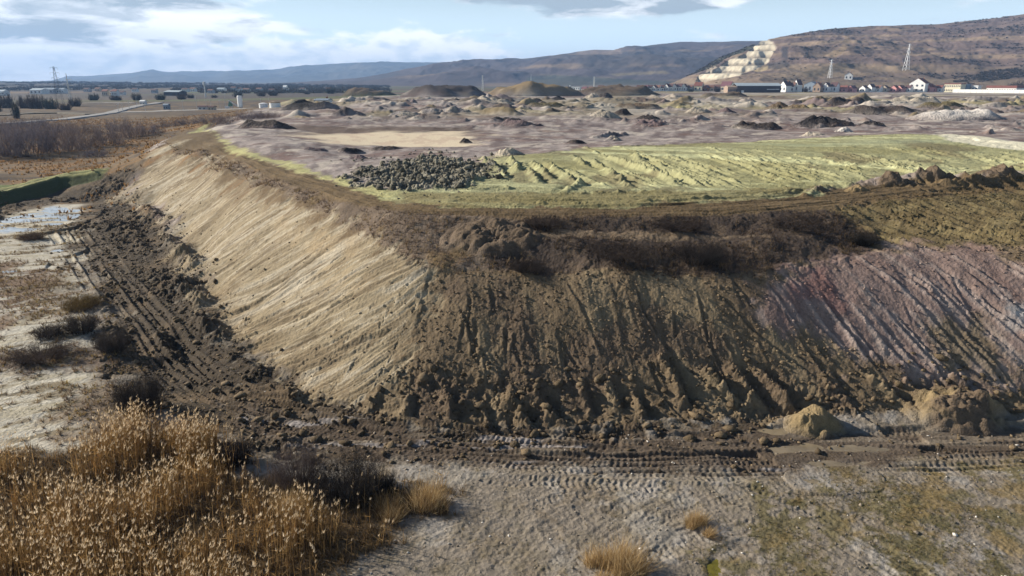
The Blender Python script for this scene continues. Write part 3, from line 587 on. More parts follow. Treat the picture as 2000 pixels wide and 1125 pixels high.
def soil_mat(name, scale, bump, rough=.95, grain=.35, tw=1.0):      # soil colour from the land, broken up by procedural grain and relief
    m = bpy.data.materials.new(name); m.use_nodes = True; N = NT(m.node_tree); b = N.n['Principled BSDF']
    at = N.new('ShaderNodeAttribute', attribute_name='soil'); ge = N.new('ShaderNodeNewGeometry')
    p = ge.outputs['Position']
    n1 = N.noise(p, scale, 6, .68); n2 = N.noise(p, scale*6, 3, .6)
    vo = N.new('ShaderNodeTexVoronoi'); N.l.new(p, vo.inputs['Vector']); vo.inputs['Scale'].default_value = scale*2.2
    g = N.m('ADD', N.m('MULTIPLY', N.m('SUBTRACT', n1, .5), 1.3), N.m('MULTIPLY', N.m('SUBTRACT', n2, .5), .8))
    f = N.m('MULTIPLY_ADD', g, grain*2, 1.0)
    cm = N.new('ShaderNodeVectorMath', operation='SCALE'); N.l.new(at.outputs['Color'], cm.inputs[0]); N.l.new(f, cm.inputs['Scale'])
    N.l.new(cm.outputs[0], b.inputs['Base Color'])
    bp = N.new('ShaderNodeBump'); bp.inputs['Strength'].default_value = 1.0; bp.inputs['Distance'].default_value = bump
    h = N.m('ADD', N.m('MULTIPLY', n1, 1.0), N.m('ADD', N.m('MULTIPLY', n2, .35), N.m('MULTIPLY', vo.outputs[0], .5)))
    N.l.new(h, bp.inputs['Height']); N.l.new(bp.outputs[0], b.inputs['Normal'])
    b.inputs['Roughness'].default_value = rough; b.inputs['Specular IOR Level'].default_value = .15
    return m
idx = np.arange(NR*NCOL, dtype=np.int32).reshape(NR, NCOL)
quads = np.stack([idx[:-1, :-1], idx[:-1, 1:], idx[1:, 1:], idx[1:, :-1]], -1).reshape(-1, 4)
# near and far halves share one sheet; soil grain is in metres
ground = mesh_from('ground', np.stack([X2, Y2, Z], -1).reshape(-1, 3), quads, soil_mat('soil', 2.2, .08, grain=.32), smooth=True, col=C.reshape(-1, 3))
tag(ground, kind='structure')
# ---------------------------------------------------------------- puddles
def water_mat(name, col, rough):
    m = bpy.data.materials.new(name); m.use_nodes = True; N = NT(m.node_tree); b = N.n['Principled BSDF']
    tc = N.new('ShaderNodeTexCoord'); n = N.noise(tc.outputs['Object'], .8, 4, .6)
    N.l.new(N.mix(N.ramp01(n, .35, .65), c4([c*.8 for c in col]), c4([min(1, c*1.2) for c in col])), b.inputs['Base Color'])
    b.inputs['Roughness'].default_value = rough; b.inputs['IOR'].default_value = 1.33
    bp = N.new('ShaderNodeBump'); bp.inputs['Strength'].default_value = .04; N.l.new(N.noise(tc.outputs['Object'], 5, 2), bp.inputs['Height']); N.l.new(bp.outputs[0], b.inputs['Normal'])
    return m
wm = {'brown': water_mat('muddy_water', (.20, .16, .105), .08), 'ice': water_mat('meltwater', (.36, .38, .39), .10), 'green': water_mat('green_water', (.15, .13, .02), .10)}
for w, lev, kind in PUD:
    c = w.mean(0); V = [(p[0]*1.06-c[0]*.06, p[1]*1.06-c[1]*.06, lev-.015) for p in w]
    tag(mesh_from('puddle', V, [tuple(range(len(V)))], wm[kind]), kind='structure')
# ---------------------------------------------------------------- hills
def hill(name, ridge_pts, foot_pts, ncol, nrow, amp, colour, seed, prof=1.15, back=.5, gully=1.0):
    us = np.linspace(ridge_pts[0][0], ridge_pts[-1][0], ncol)
    rp = np.array(ridge_pts, float); fp = np.array(foot_pts, float)
    def ip(a, k): return np.interp(us, a[:, 0], a[:, k])
    def wp(v, dist):
        a, b, c = ray(us, v); return a/b*dist, dist, CAM_H + c/b*dist
    rx, ry, rz = wp(ip(rp, 1), ip(rp, 2)); fx_, fy_, fz_ = wp(ip(fp, 1), ip(fp, 2))
    fz_ = np.minimum(fz_, rz); fz_ = ip(fp, 3)
    t = np.r_[-.04, np.linspace(0, 1, nrow), 1+np.linspace(.05, back, 8)][:, None]
    tt = np.clip(t, 0, 1)
    Xh = fx_+(rx-fx_)*t; Yh = fy_+(ry-fy_)*t
    zz = fz_+(rz-fz_)*(tt**prof*(1-.25*tt)+.25*tt) - np.maximum(0, t-1)*(rz-fz_)*1.1 - (t < 0)*3
    env = np.sin(np.clip(tt, 0, 1)*math.pi)**.7
    s = 1/(amp*7)
    zz = zz + env*amp*1.35*(fbm(Xh*s, Yh*s*.8, 5, seed, .55)*1.0 - gully*.7*np.abs(vn(Xh*s*1.4+Yh*s*.5, Yh*s*.25, seed+9)) + gully*.35)*np.minimum(1, (rz-fz_)/(amp*3)) + amp*.06*fbm(Xh*s*6, Yh*s*6, 3, seed+3)*np.minimum(1, np.maximum(tt, .0)*6)
    return us, t, Xh, Yh, zz, env
def hill_mesh(name, Xh, Yh, zz, col, m):
    nr, nc = Xh.shape; i = np.arange(nr*nc).reshape(nr, nc)
    q = np.stack([i[:-1, :-1], i[:-1, 1:], i[1:, 1:], i[1:, :-1]], -1).reshape(-1, 4)
    return tag(mesh_from(name, np.stack([Xh, Yh, zz], -1).reshape(-1, 3), q, m, smooth=True, col=col.reshape(-1, 3)), kind='structure')
hm = soil_mat('hill_soil', .05, 1.2, grain=.30); hm2 = soil_mat('far_hill_soil', .012, 4.0, grain=.22)
def in_poly(uu, vv, pts):
    ins = np.zeros(uu.shape, bool); n = len(pts)
    for i in range(n):
        (x0, y0), (x1, y1) = pts[i], pts[(i+1) % n]
        if y0 != y1: ins ^= ((y0 > vv) != (y1 > vv)) & (uu < (x1-x0)*(vv-y0)/(y1-y0)+x0)
    return ins
def seen(Xh, Yh, zz):                                         # where the photograph shows a hill point, to carry outlines over onto the slope
    d = Yh*CP - (zz-CAM_H)*SP; return 1000+Xh/d*FPX, 562.5-(Yh*SP+(zz-CAM_H)*CP)/d*FPX
def soft(m, k=2):
    m = m.astype(F32)
    for _ in range(k):
        p = np.pad(m, 1, 'edge'); m = (p[:-2, 1:-1]+p[2:, 1:-1]+p[1:-1, :-2]+p[1:-1, 2:]+2*p[1:-1, 1:-1])/6
    return m
def hlay(col, c, m): m = np.clip(m, 0, 1)[..., None]; return col*(1-m)+np.array(c, F32)*m
# blue range on the horizon
us, t, Xh, Yh, zz, env = hill('A', [(40,162,10500),(100,157,10500),(130,150,10500),(180,148,10500),(250,143,10500),(300,139,10500),(330,141,10500),(370,139,10500),(430,141,10500),(480,139,10500),(520,137,10000),(600,128,10000),(660,124,9500),(700,122,9500),(760,121,9500),(880,122,9500),(960,124,9500),(1100,130,9500)],
    [(40,165,7500,0),(1100,165,7000,0)], 420, 70, 55, None, 11, 1.0)
col = np.empty(Xh.shape+(3,), F32); col[:] = (.085,.085,.075)
col = hlay(col, (.20,.16,.10), sst(fbm(Xh*.0016, Yh*.0012, 4, 12), .05, .35)*sst(Xh, -2600, -600)); col = hlay(col, (.05,.055,.05), sst(fbm(Xh*.0025, Yh*.002, 4, 13), .05, .3))
hill_mesh('far_hills', Xh, Yh, zz, col, hm2)
# wooded ridge in the middle distance
us, t, Xh, Yh, zz, env = hill('B', [(520,164,4700),(640,157,4700),(700,152,4700),(760,144,4700),(800,137,4700),(840,130,4700),(870,126,4700),(900,122,4700),(960,119,4700),(1020,115,4600),(1080,108,4500),(1130,101,4500),(1150,98,4500),(1210,97,4500),(1240,92,4400),(1290,86,4400),(1330,82,4400),(1400,82,4300),(1480,80,4200),(1560,78,4200),(1800,85,4200)],
    [(520,168,3100,2),(900,168,2700,2),(1800,168,2500,3)], 620, 130, 42, None, 21, 1.0)
uu, vv = seen(Xh, Yh, zz)
col = np.empty(Xh.shape+(3,), F32); col[:] = (.075,.060,.064)
ban = fbm(Xh*.0022, zz*.035, 4, 22)
col = hlay(col, (.20,.145,.095), sst(ban, .02, .25)*sst(fbm(Xh*.0015, Yh*.0012, 3, 23), -.15, .15)*.9); col = hlay(col, (.055,.048,.05), sst(fbm(Xh*.004, zz*.02, 4, 24), .05, .3)*.9)
col = hlay(col, (.20,.15,.12), soft(in_poly(uu, vv, [(1125,102),(1150,97),(1212,96),(1214,106),(1130,107)]), 1)*.9)
col = hlay(col, (.045,.055,.038), soft(in_poly(uu+6*fbm(Xh*.01, zz*.05, 3, 25), vv, [(1020,165),(1030,150),(1070,146),(1150,150),(1250,156),(1330,160),(1330,166),(1020,168)]), 2)*.8)
col = hlay(col, (.20,.16,.085), soft(in_poly(uu, vv, [(1190,144),(1300,138),(1310,143),(1200,149)]), 1)*.7)
hill_mesh('wooded_hills', Xh, Yh, zz, col, hm2)
# terraced hill with the quarry, right
us, t, Xh, Yh, zz, env = hill('C', [(1290,170,1500),(1330,155,1650),(1360,140,1700),(1400,115,1750),(1440,98,1800),(1480,83,1850),(1500,77,1900),(1540,69,1950),(1600,59,2000),(1650,54,2050),(1700,51,2100),(1760,49,2150),(1830,47,2200),(1900,40,2200),(1950,34,2200),(2000,27,2200),(2100,15,2200),(2300,0,2200),(2700,-10,2200)],
    [(1290,172,1420,4),(1400,172,1290,4),(1600,172,1230,4),(2000,172,1180,4),(2700,172,1150,4)], 900, 300, 16, None, 31, 1.05)
uu, vv = seen(Xh, Yh, zz)
ju = uu + 5*fbm(Xh*.03, zz*.06, 4, 32); jv = vv + 2.5*fbm(Xh*.02+9, zz*.08, 4, 33)
qm = soft(in_poly(ju, jv, [(1497,76),(1512,83),(1516,97),(1508,106),(1503,118),(1486,131),(1464,138),(1447,147),(1405,154),(1358,162),(1366,148),(1394,136),(1418,121),(1446,109),(1468,95),(1472,88),(1484,83)]), 1)
zq = zz/17.0; fl = np.floor(zq); zfr = zq-fl; zst = (fl+sst(zfr, .45, .95))*17.0
zz = zz*(1-qm*.95)+zst*qm*.95
ter = sst(zz, 30, 60)*(1-qm)*sst(uu, 1540, 1600); tq = zz/9.0+.5*fbm(Xh*.004, Yh*.004, 3, 34); tf = tq-np.floor(tq)
zz = zz + ter*2.2*(sst(tf, .5, 1)-tf)
ban = fbm(Xh*.0035, zz*.075, 5, 35, .6); cl = fbm(Xh*.012, Yh*.012, 5, 36, .6)
col = np.empty(Xh.shape+(3,), F32); col[:] = (.148,.108,.094)
col = hlay(col, (.25,.185,.125), sst(ban, .0, .3)*.85); col = hlay(col, (.085,.065,.058), sst(-ban+.5*cl, .08, .4)*.85); col = hlay(col, (.07,.055,.045), sst(cl, .18, .4)*.7)
col = hlay(col, (.19,.145,.098), sst(vv+6*cl, 118, 140)*(sst(uu, 1480, 1560))*sst(ban, -.4, .1)*.85)
col = hlay(col, (.24,.175,.105), soft(in_poly(ju, jv, [(1652,70),(1664,74),(1650,100),(1630,112),(1610,108),(1640,92)]), 3)*.7)
col = hlay(col, (.045,.05,.035), sst(jv, 62, 52)*.0 + soft(in_poly(ju, jv, [(1340,150),(1360,140),(1400,113),(1440,96),(1475,82),(1484,84),(1462,97),(1420,114),(1390,132)]), 2)*.9)
col = hlay(col, (.055,.045,.04), soft(in_poly(ju, jv, [(1390,140),(1470,104),(1478,112),(1420,140),(1400,148)]), 3)*.6)
col = hlay(col, (.05,.045,.05), soft(in_poly(ju, jv, [(1527,90),(1540,92),(1542,118),(1528,112)]), 2)*.95); col = hlay(col, (.055,.05,.05), soft(in_poly(ju, jv, [(1498,124),(1535,116),(1545,128),(1520,136),(1500,136)]), 3)*.8)  # first patch: shadow of a cliff painted dark into the slope colour
col = hlay(col, (.085,.07,.045), soft(in_poly(ju, jv, [(1565,142),(1640,122),(1690,128),(1640,140),(1580,152)]), 3)*.7)
col = hlay(col, (.06,.05,.045), soft(in_poly(ju*1.0, jv, [(1860,160),(1920,140),(2000,128),(2100,120),(2100,150),(2000,150),(1920,160)]), 3)*.8)
col = hlay(col, (.42,.33,.19), soft(in_poly(ju, jv, [(1470,138),(1500,128),(1500,136),(1480,142)]), 1)*.8)
col = hlay(col, (.50,.42,.32), soft(in_poly(ju, jv, [(1362,160),(1380,140),(1386,128),(1400,130),(1392,150),(1378,162)]), 2)*.6)
col = hlay(col, (.53,.47,.36), qm); col = hlay(col, (.25,.21,.16), qm*sst(np.abs(zq-np.floor(zq)-.54), .15, .07)*.85)  # dark lines: shadow along the quarry steps painted into the colour
hill_mesh('terraced_hill', Xh, Yh, zz, col, hm)
HILLC = (Xh[1:-8], Yh[1:-8], zz[1:-8], uu[1:-8], vv[1:-8])
def on_hill(u, v):
    X_, Y_, Z_, U_, V_ = HILLC; k = np.argmin(np.hypot(U_-u, V_-v)); return X_.flat[k], Y_.flat[k], Z_.flat[k]
# wooded plateau, left
us, t, Xh, Yh, zz, env = hill('D', [(-600,160,3600),(0,160,3600),(100,160.5,3600),(200,161,3600),(400,163.5,3600),(600,165,3600),(720,166.5,3600),(900,168,3600)],
    [(-600,183,1350,0),(900,183,1350,0)], 600, 110, 5, None, 41, 1.3)
zz += (1.8*np.maximum(0, fbm(Xh*.02, Yh*.012, 4, 42)))*sst(t, .35, .6)
col = np.empty(Xh.shape+(3,), F32); col[:] = (.050,.046,.046)
col = hlay(col, (.11,.095,.055), sst(fbm(Xh*.003, Yh*.003, 3, 43), .1, .3)*sst(t+0*Xh, .5, .2)); col = hlay(col, (.035,.035,.035), sst(fbm(Xh*.006, Yh*.006, 4, 44), -.05, .25)*sst(t+0*Xh, .3, .6)); col = hlay(col, (.13,.095,.07), sst(fbm(Xh*.005+4, Yh*.002, 4, 45), .15, .35)*.7)
hill_mesh('plateau_hill', Xh, Yh, zz, col, hm)
# ---------------------------------------------------------------- spoil heaps
heap_soil = soil_mat('heap_soil', .8, .5, grain=.35); heap_near = soil_mat('heap_soil_near', 4.0, .08, grain=.35)
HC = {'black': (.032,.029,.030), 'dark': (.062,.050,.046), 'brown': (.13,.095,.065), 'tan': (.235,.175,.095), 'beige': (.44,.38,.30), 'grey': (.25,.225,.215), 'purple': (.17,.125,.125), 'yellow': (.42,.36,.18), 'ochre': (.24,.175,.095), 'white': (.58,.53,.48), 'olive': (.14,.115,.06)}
def at_colour(px, py):
    j = np.clip(np.searchsorted(RY, py), 0, NR-1); i = np.clip(((px/(TM[j]*RY[j])+1)/2*(NCOL-1)).round().astype(int), 0, NCOL-1); return C[j, i]
def heap(u, v, w, h, kind, label, depth=.8, rough=.35, name='spoil_heap', group=None, skew=0, col2=None, sharp=1.0, nearm=False, cat='spoil heap'):
    x, y = P([(u, v)])[0]; ds = math.hypot(x, y); mpp = ds/FPX
    h = h*(1 if nearm else .74); Wm, Hm = w*mpp/2*(1 if nearm else 1.12), h*mpp; Dm = max(Wm*depth, Hm*1.1); y += Dm*.75
    nr, na = (44, 120) if nearm else (16, 56); sd_ = int(u*3+v*7)
    r = np.linspace(0, 1, nr)[:, None]; th = np.linspace(0, 2*math.pi, na, endpoint=False)[None]
    R = 1+.22*fbm(np.cos(th)*1.7+u, np.sin(th)*1.7+v, 3, sd_)
    px = r*np.cos(th)*Wm*R; py = r*np.sin(th)*Dm*R
    sx = px-skew*Wm
    kk = min(2.6, max(1.0, w/(3.4*h))); q_ = kk*(1-np.sqrt(r*r+.008)); prof = np.clip(q_, 0, 9); prof = prof/(1+prof**5)**.2*(1.06 if kk > 1.2 else 1.12); prof = prof*(.55+.45*np.minimum(1, prof*1.3))
    if kk > 1.3: prof = prof*(.80+.75*fbm(px/Hm*.33+u, py/Hm*.33, 3, sd_+2)*np.minimum(1, prof))
    z = Hm*prof*(1+.35*fbm(px/Wm*1.6+u, py/Wm*1.6, 3, sd_)) + Hm*rough*(billow(px/Hm*.9+u, py/Hm*.9, 4, sd_+1)-.33)*np.minimum(1, prof*5)
    z = z - np.maximum(0, r-.92)*Hm*1.5
    g = gz(x+px, y+py); zw = g + z; zw[-1] = g[-1]-Hm*.25-.15
    z0 = float(gz([x], [y])[0])
    V = np.stack([px+0*z, py+0*z, zw-z0], -1).reshape(-1, 3)
    F = [];
    for i in range(nr-1):
        a = i*na+np.arange(na); b = i*na+(np.arange(na)+1) % na; F.append(np.stack([a, b, b+na, a+na], -1))
    base = np.array(HC[kind], F32); n = fbm(px/Hm*.8, py/Hm*.8, 4, sd_+4, .6)
    c = np.empty(px.shape+(3,), F32); c[:] = base; c *= (1+.35*n)[..., None]
    if col2: m = sst(fbm(px/Wm*1.4+3, py/Wm*1.4, 3, sd_+6), -.1, .25)[..., None]; c = c*(1-m)+np.array(HC[col2], F32)*m
    wl = (sst(r+0*z, .60, .97)*(.5+.5*sst(n, -.2, .2)))[..., None]; c = c*(1-wl)+at_colour(x+px, y+py)*wl
    o = mesh_from(name, V, np.concatenate(F), heap_near if nearm else heap_soil, smooth=True, col=np.clip(c, .01, .9).reshape(-1, 3), loc=(x, y, z0))
    return tag(o, label, cat, group)
GH = 'spoil heaps across the basin'
for a in [
 (595,217,112,15,'black','long jet black spoil heap just below the small white silo and blue roofed shed'),
 (512,252,112,30,'dark','large black spoil heap at the left end of the basin, beside the curving grey bank'),
 (716,187,95,15,'brown','brown scrub covered heap left of the broad dark heap at the back'),
 (868,189,160,24,'dark','broad dark scrub covered heap at the back of the basin, under the cumulus clouds'),
 (1045,188,175,30,'tan','broad ochre spoil heap with a bright left flank at the back of the basin'),
 (1195,187,190,22,'brown','long grey brown heap at the back, joining the ochre heap on its right'),
 (1040,202,62,15,'black','dark pointed heap in front of the broad ochre heap'),
 (1092,198,42,15,'black','narrow dark heap immediately right of the dark pointed heap below the ochre bank'),
 (1062,210,85,10,'olive','low olive heap below the two dark pointed heaps'),
 (1158,196,40,15,'beige','small pale cone before the long grey brown heap at the back'),
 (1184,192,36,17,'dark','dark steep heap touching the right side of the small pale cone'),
 (1188,231,58,22,'beige','tall pale conical heap, the largest cone in the middle of the basin'),
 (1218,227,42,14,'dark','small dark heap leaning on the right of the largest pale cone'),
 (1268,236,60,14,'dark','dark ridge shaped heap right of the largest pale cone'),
 (1276,247,62,11,'purple','low mauve heap just below the dark ridge shaped heap right of the pale cone'),
 (1200,274,34,13,'grey','small grey two toned heap above the far edge of the green field'),
 (985,238,72,9,'black','long flat black heap left of the middle of the basin, above the dark diagonal ridge'),
 (1022,249,84,11,'purple','dark mauve diagonal ridge below the long flat black heap'),
 (908,280,26,12,'dark','small dark hump standing in for a curved shadow, right end of the cream flat'),  # dark hump added in place of a curved shadow on the flat
 (785,228,66,15,'grey','grey heap at the left end of the row of grey heaps'),
 (838,226,62,16,'grey','grey heap second from the left in the row of grey heaps'),
 (884,224,64,17,'grey','grey heap third from the left in the row of grey heaps'),
 (922,218,50,15,'beige','pale grey heap at the right end of the row of grey heaps'),
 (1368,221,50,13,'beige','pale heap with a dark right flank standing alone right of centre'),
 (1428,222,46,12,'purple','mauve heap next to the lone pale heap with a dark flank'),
 (1330,213,32,10,'yellow','small yellow cone left of the lone pale heap'),
 (1525,215,50,12,'ochre','ochre heap, first from the left in the ochre row below the long barn'),
 (1566,216,50,13,'ochre','ochre heap, second from the left in the ochre row below the long barn'),
 (1606,214,52,13,'brown','brown heap closing the right end of the ochre row'),
 (1664,207,74,14,'dark','dark brown heap behind and right of the ochre row'),
 (1745,222,126,13,'dark','long dark ridge on the right of the basin with an ochre top'),
 (1858,214,84,17,'olive','dark olive heap right of and behind the long dark ridge'),
 (1895,233,140,17,'white','wide whitish heap in the right of the basin'),
 (1790,204,110,13,'beige','broad beige heap behind the long dark ridge, under the yellow block'),
 (1488,250,92,13,'dark','dark rubbly heap, first of the three above the top edge of the green field'),
 (1618,249,112,15,'black','black rubbly heap, middle and longest of the three above the green field'),
 (1712,248,48,14,'black','black rubbly heap, rightmost and smallest of the three above the green field'),
 (1656,259,32,13,'white','small white cone under the longest black rubbly heap'),
 (1596,266,46,12,'beige','low pale heap against the top edge of the green field, left of the white cone'),
 (1126,283,42,10,'dark','dark heap just behind the top left corner of the green field'),
 (992,305,58,16,'beige','bright beige heap between the green field ridges and the mauve basin'),
 (682,295,52,10,'dark','dark heap on the near rim of the cream flat, left one of a pair'),
 (748,292,62,7,'dark','flatter dark heap on the near rim of the cream flat, right one of a pair'),
 (612,293,44,10,'purple','dark mauve hump left of the cream flat on the grey bank'),
 (697,310,36,8,'purple','small mauve hump alone on the bare mauve ground left of the rubble'),
 (1310,194,90,11,'grey','grey heap under the row of small white houses'),
 (1420,190,90,10,'brown','brown heap below the left end of the long barn'),
 (1250,212,90,12,'brown','brown heap behind the dark ridge shaped heap right of the pale cone'),
 (960,205,80,11,'beige','pale lumpy heap behind the row of grey heaps'),
]:
    k = a[4]; rubbly = 'rubbly' in a[5]
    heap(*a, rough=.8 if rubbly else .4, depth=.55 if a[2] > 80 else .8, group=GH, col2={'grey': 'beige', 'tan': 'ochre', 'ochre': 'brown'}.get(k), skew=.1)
heap(1603,846,124,42,'tan','tan conical dirt pile standing beside the puddled mud road',.8,.42,'dirt_pile',None,nearm=True,cat='dirt pile')
heap(1900,838,200,42,'tan','wide dirt pile with white lumps at the far right of the mud road',.6,.8,'dirt_pile',None,nearm=True,col2='brown',cat='dirt pile')
heap(965,498,225,21,'brown','brown weedy mound with a pointed top on the bank above the slopes',.7,.75,'dirt_mound',None,nearm=True,cat='dirt mound')
heap(1757,364,80,9,'brown','brown clod heap with a steep dark flank, left neighbour of the tallest one',.5,.7,'clod_heap','clod heaps along the field rim',nearm=True,cat='clod heap')
heap(1838,358,80,12,'brown','tallest brown clod heap on the right rim of the green field',.5,.7,'clod_heap','clod heaps along the field rim',nearm=True,cat='clod heap')
heap(1960,353,100,8,'brown','flat clod heap cut by the right edge of the picture, on the field rim',.5,.7,'clod_heap','clod heaps along the field rim',nearm=True,cat='clod heap')
heap(1680,375,54,8,'ochre','small ochre clod heap at the left end of the rim heaps, next to pale lumps',.6,.6,'clod_heap','clod heaps along the field rim',nearm=True,cat='clod heap')
# ---------------------------------------------------------------- lumps: rubble, clods and pebbles nobody could count
ICO = None
def lump_cloud(name, px, py, rad, colr, material, flat=.7, jag=.35, sink=.25):
    t = (1+5**.5)/2
    v = np.array([(-1,t,0),(1,t,0),(-1,-t,0),(1,-t,0),(0,-1,t),(0,1,t),(0,-1,-t),(0,1,-t),(t,0,-1),(t,0,1),(-t,0,-1),(-t,0,1)])/math.hypot(1, t)
    f = np.array([(0,11,5),(0,5,1),(0,1,7),(0,7,10),(0,10,11),(1,5,9),(5,11,4),(11,10,2),(10,7,6),(7,1,8),(3,9,4),(3,4,2),(3,2,6),(3,6,8),(3,8,9),(4,9,5),(2,4,11),(6,2,10),(8,6,7),(9,8,1)])
    n = len(px); a = rng.uniform(0, 6.28, n); ca_, sa_ = np.cos(a), np.sin(a)
    vv_ = v[None]*(1+jag*rng.uniform(-1, 1, (n, 12, 1)))*np.stack([rng.uniform(.5, 1.5, n), rng.uniform(.5, 1.3, n), rng.uniform(.45, 1.1, n)*flat], -1)[:, None]
    x = vv_[..., 0]*ca_[:, None]-vv_[..., 1]*sa_[:, None]; y = vv_[..., 0]*sa_[:, None]+vv_[..., 1]*ca_[:, None]
    V = np.stack([x*rad[:, None]+px[:, None], y*rad[:, None]+py[:, None], vv_[..., 2]*rad[:, None]+(gz(px, py)+rad*flat*(.6-sink))[:, None]], -1)
    F = f[None]+(np.arange(n)*12)[:, None, None]
    return tag(mesh_from(name, V.reshape(-1, 3), F.reshape(-1, 3), material, col=np.repeat(colr, 12, 0)), kind='stuff')
AREA = (np.gradient(RY)*TM*RY*2/NCOL)[:, None]*np.ones((1, NCOL))
def scatter(mask, density):
    lam = np.clip(mask*AREA*density, 0, 20); n = rng.poisson(lam); k = np.repeat(np.arange(lam.size), n.ravel())
    j, i = k//NCOL, k % NCOL; dy = np.gradient(RY)[j]; dx = TM[j]*RY[j]*2/NCOL
    return X2[j, i]+rng.uniform(-.5, .5, len(k))*dx, Y2[j, i]+rng.uniform(-.5, .5, len(k))*dy
sh_lump = soil_mat('lump_soil', 5.0, .05, grain=.3)
Xs, Ys = scatter(np.clip(rub+.06*poly([(640,350),(690,310),(850,295),(990,310),(1000,360),(880,390),(740,385)], .03, .05, 30), 0, 1), 6); n = len(Xs)
tag(lump_cloud('rubble', Xs, Ys, rng.random(n)**4*.34+.07, np.array([.15,.138,.105])*rng.uniform(.5, 1.8, (n, 1)), sh_lump, 1.0, .62, .3), 'grey rubble of broken clay blocks at the green field corner', 'rubble')
Xs, Ys = scatter(np.clip(M['dark']*.7+M['front']*sst(H0, 3.0, .8)*1.2+M['mud']*.25, 0, 1)*(1-sst(Y, 90, 130)), 5); n = len(Xs)
lump_cloud('mud_clods', Xs, Ys, rng.uniform(.04, .16, n)*(1+1.3*(rng.random(n) > .88)), np.array([.125,.092,.056])*rng.uniform(.6, 1.5, (n, 1)), sh_lump, .8)
Xs, Ys = scatter(nearlow*(1-M['pale'])*(1-M['reed']), 2); n = len(Xs)
pc = np.where(rng.random((n, 1)) > .88, np.array([[.6,.56,.5]]), np.array([[.24,.20,.155]]))*rng.uniform(.6, 1.3, (n, 1))
lump_cloud('gravel', Xs, Ys, rng.uniform(.02, .07, n)*(1+1.4*(rng.random(n) > .985)), pc, sh_lump, .7)
Xs, Ys = scatter(np.clip(fr*1.0*(1-M['tan'])*(1-.75*M['pink']) + M['olive']*.6 + M['tan']*.04, 0, 1), 6); n = len(Xs)
pc = np.where((M['pink'].max() > 2), 0, 1)*np.array([.155,.115,.068])*rng.uniform(.6, 1.4, (n, 1))
def at_colour(px, py):
    j = np.clip(np.searchsorted(RY, py), 0, NR-1); i = np.clip(((px/(TM[j]*RY[j])+1)/2*(NCOL-1)).round().astype(int), 0, NCOL-1); return C[j, i]
lump_cloud('slope_clods', Xs, Ys, rng.uniform(.03, .13, n), at_colour(Xs, Ys)*rng.uniform(.75, 1.25, (n, 1)), sh_lump, .75)
# ---------------------------------------------------------------- plants
def leafy_mat(name, trans=.35):
    m = bpy.data.materials.new(name); m.use_nodes = True; N = NT(m.node_tree); N.n.remove(N.n['Principled BSDF'])
    at = N.new('ShaderNodeAttribute', attribute_name='soil'); ge = N.new('ShaderNodeNewGeometry')
    n = N.noise(ge.outputs['Position'], 1.5, 3); s = N.new('ShaderNodeVectorMath', operation='SCALE'); N.l.new(at.outputs['Color'], s.inputs[0]); N.l.new(N.m('MULTIPLY_ADD', n, .8, .6), s.inputs['Scale'])
    d = N.new('ShaderNodeBsdfDiffuse'); t = N.new('ShaderNodeBsdfTranslucent'); mx = N.new('ShaderNodeMixShader'); mx.inputs[0].default_value = trans
    for q in (d, t): N.l.new(s.outputs[0], q.inputs[0])
    N.l.new(d.outputs[0], mx.inputs[1]); N.l.new(t.outputs[0], mx.inputs[2]); N.l.new(mx.outputs[0], N.n['Material Output'].inputs[0])
    return m
straw = leafy_mat('dry_straw', .4); twigm = leafy_mat('bare_twigs', .15)
class Tris:                                                   # triangle soup gathered in numpy
    def __init__(s): s.v = []; s.c = []
    def blades(s, p, d, side, w, c):                          # base point, tip vector, side vector
        s.v.append(np.stack([p-side*w[:, None], p+side*w[:, None], p+d], 1)); s.c.append(np.repeat(c[:, None], 3, 1))
    def data(s): v = np.concatenate(s.v); return v.reshape(-1, 3), np.concatenate(s.c).reshape(-1, 3)
    def obj(s, name, m, **kw):
        v, c = s.data(); return mesh_from(name, v, np.arange(len(v)).reshape(-1, 3), m, col=np.clip(c, .01, .95), **kw)
def rdir(n): a = rng.uniform(0, 2*math.pi, n); return np.stack([np.cos(a), np.sin(a), 0*a], -1)
def tufts(T, px, py, h, blades, w, spread, colr, zoff=-.02, cv=.3):
    n = len(px); base = np.stack([px, py, gz(px, py)+zoff], -1); k = np.repeat(np.arange(n), blades)
    N_ = len(k); d = rdir(N_)*rng.uniform(0, spread, (N_, 1))*h[k, None]; d[:, 2] = h[k]*rng.uniform(.5, 1.1, N_)
    off = rdir(N_)*rng.uniform(0, .35, (N_, 1))*h[k, None]
    T.blades(base[k]+off, d, rdir(N_), w[k]*rng.uniform(.6, 1.3, N_), colr[k]*rng.uniform(1-cv, 1+cv, (N_, 1)))
def pick(n, cols): cols = np.array(cols); return cols[rng.integers(0, len(cols), n)]
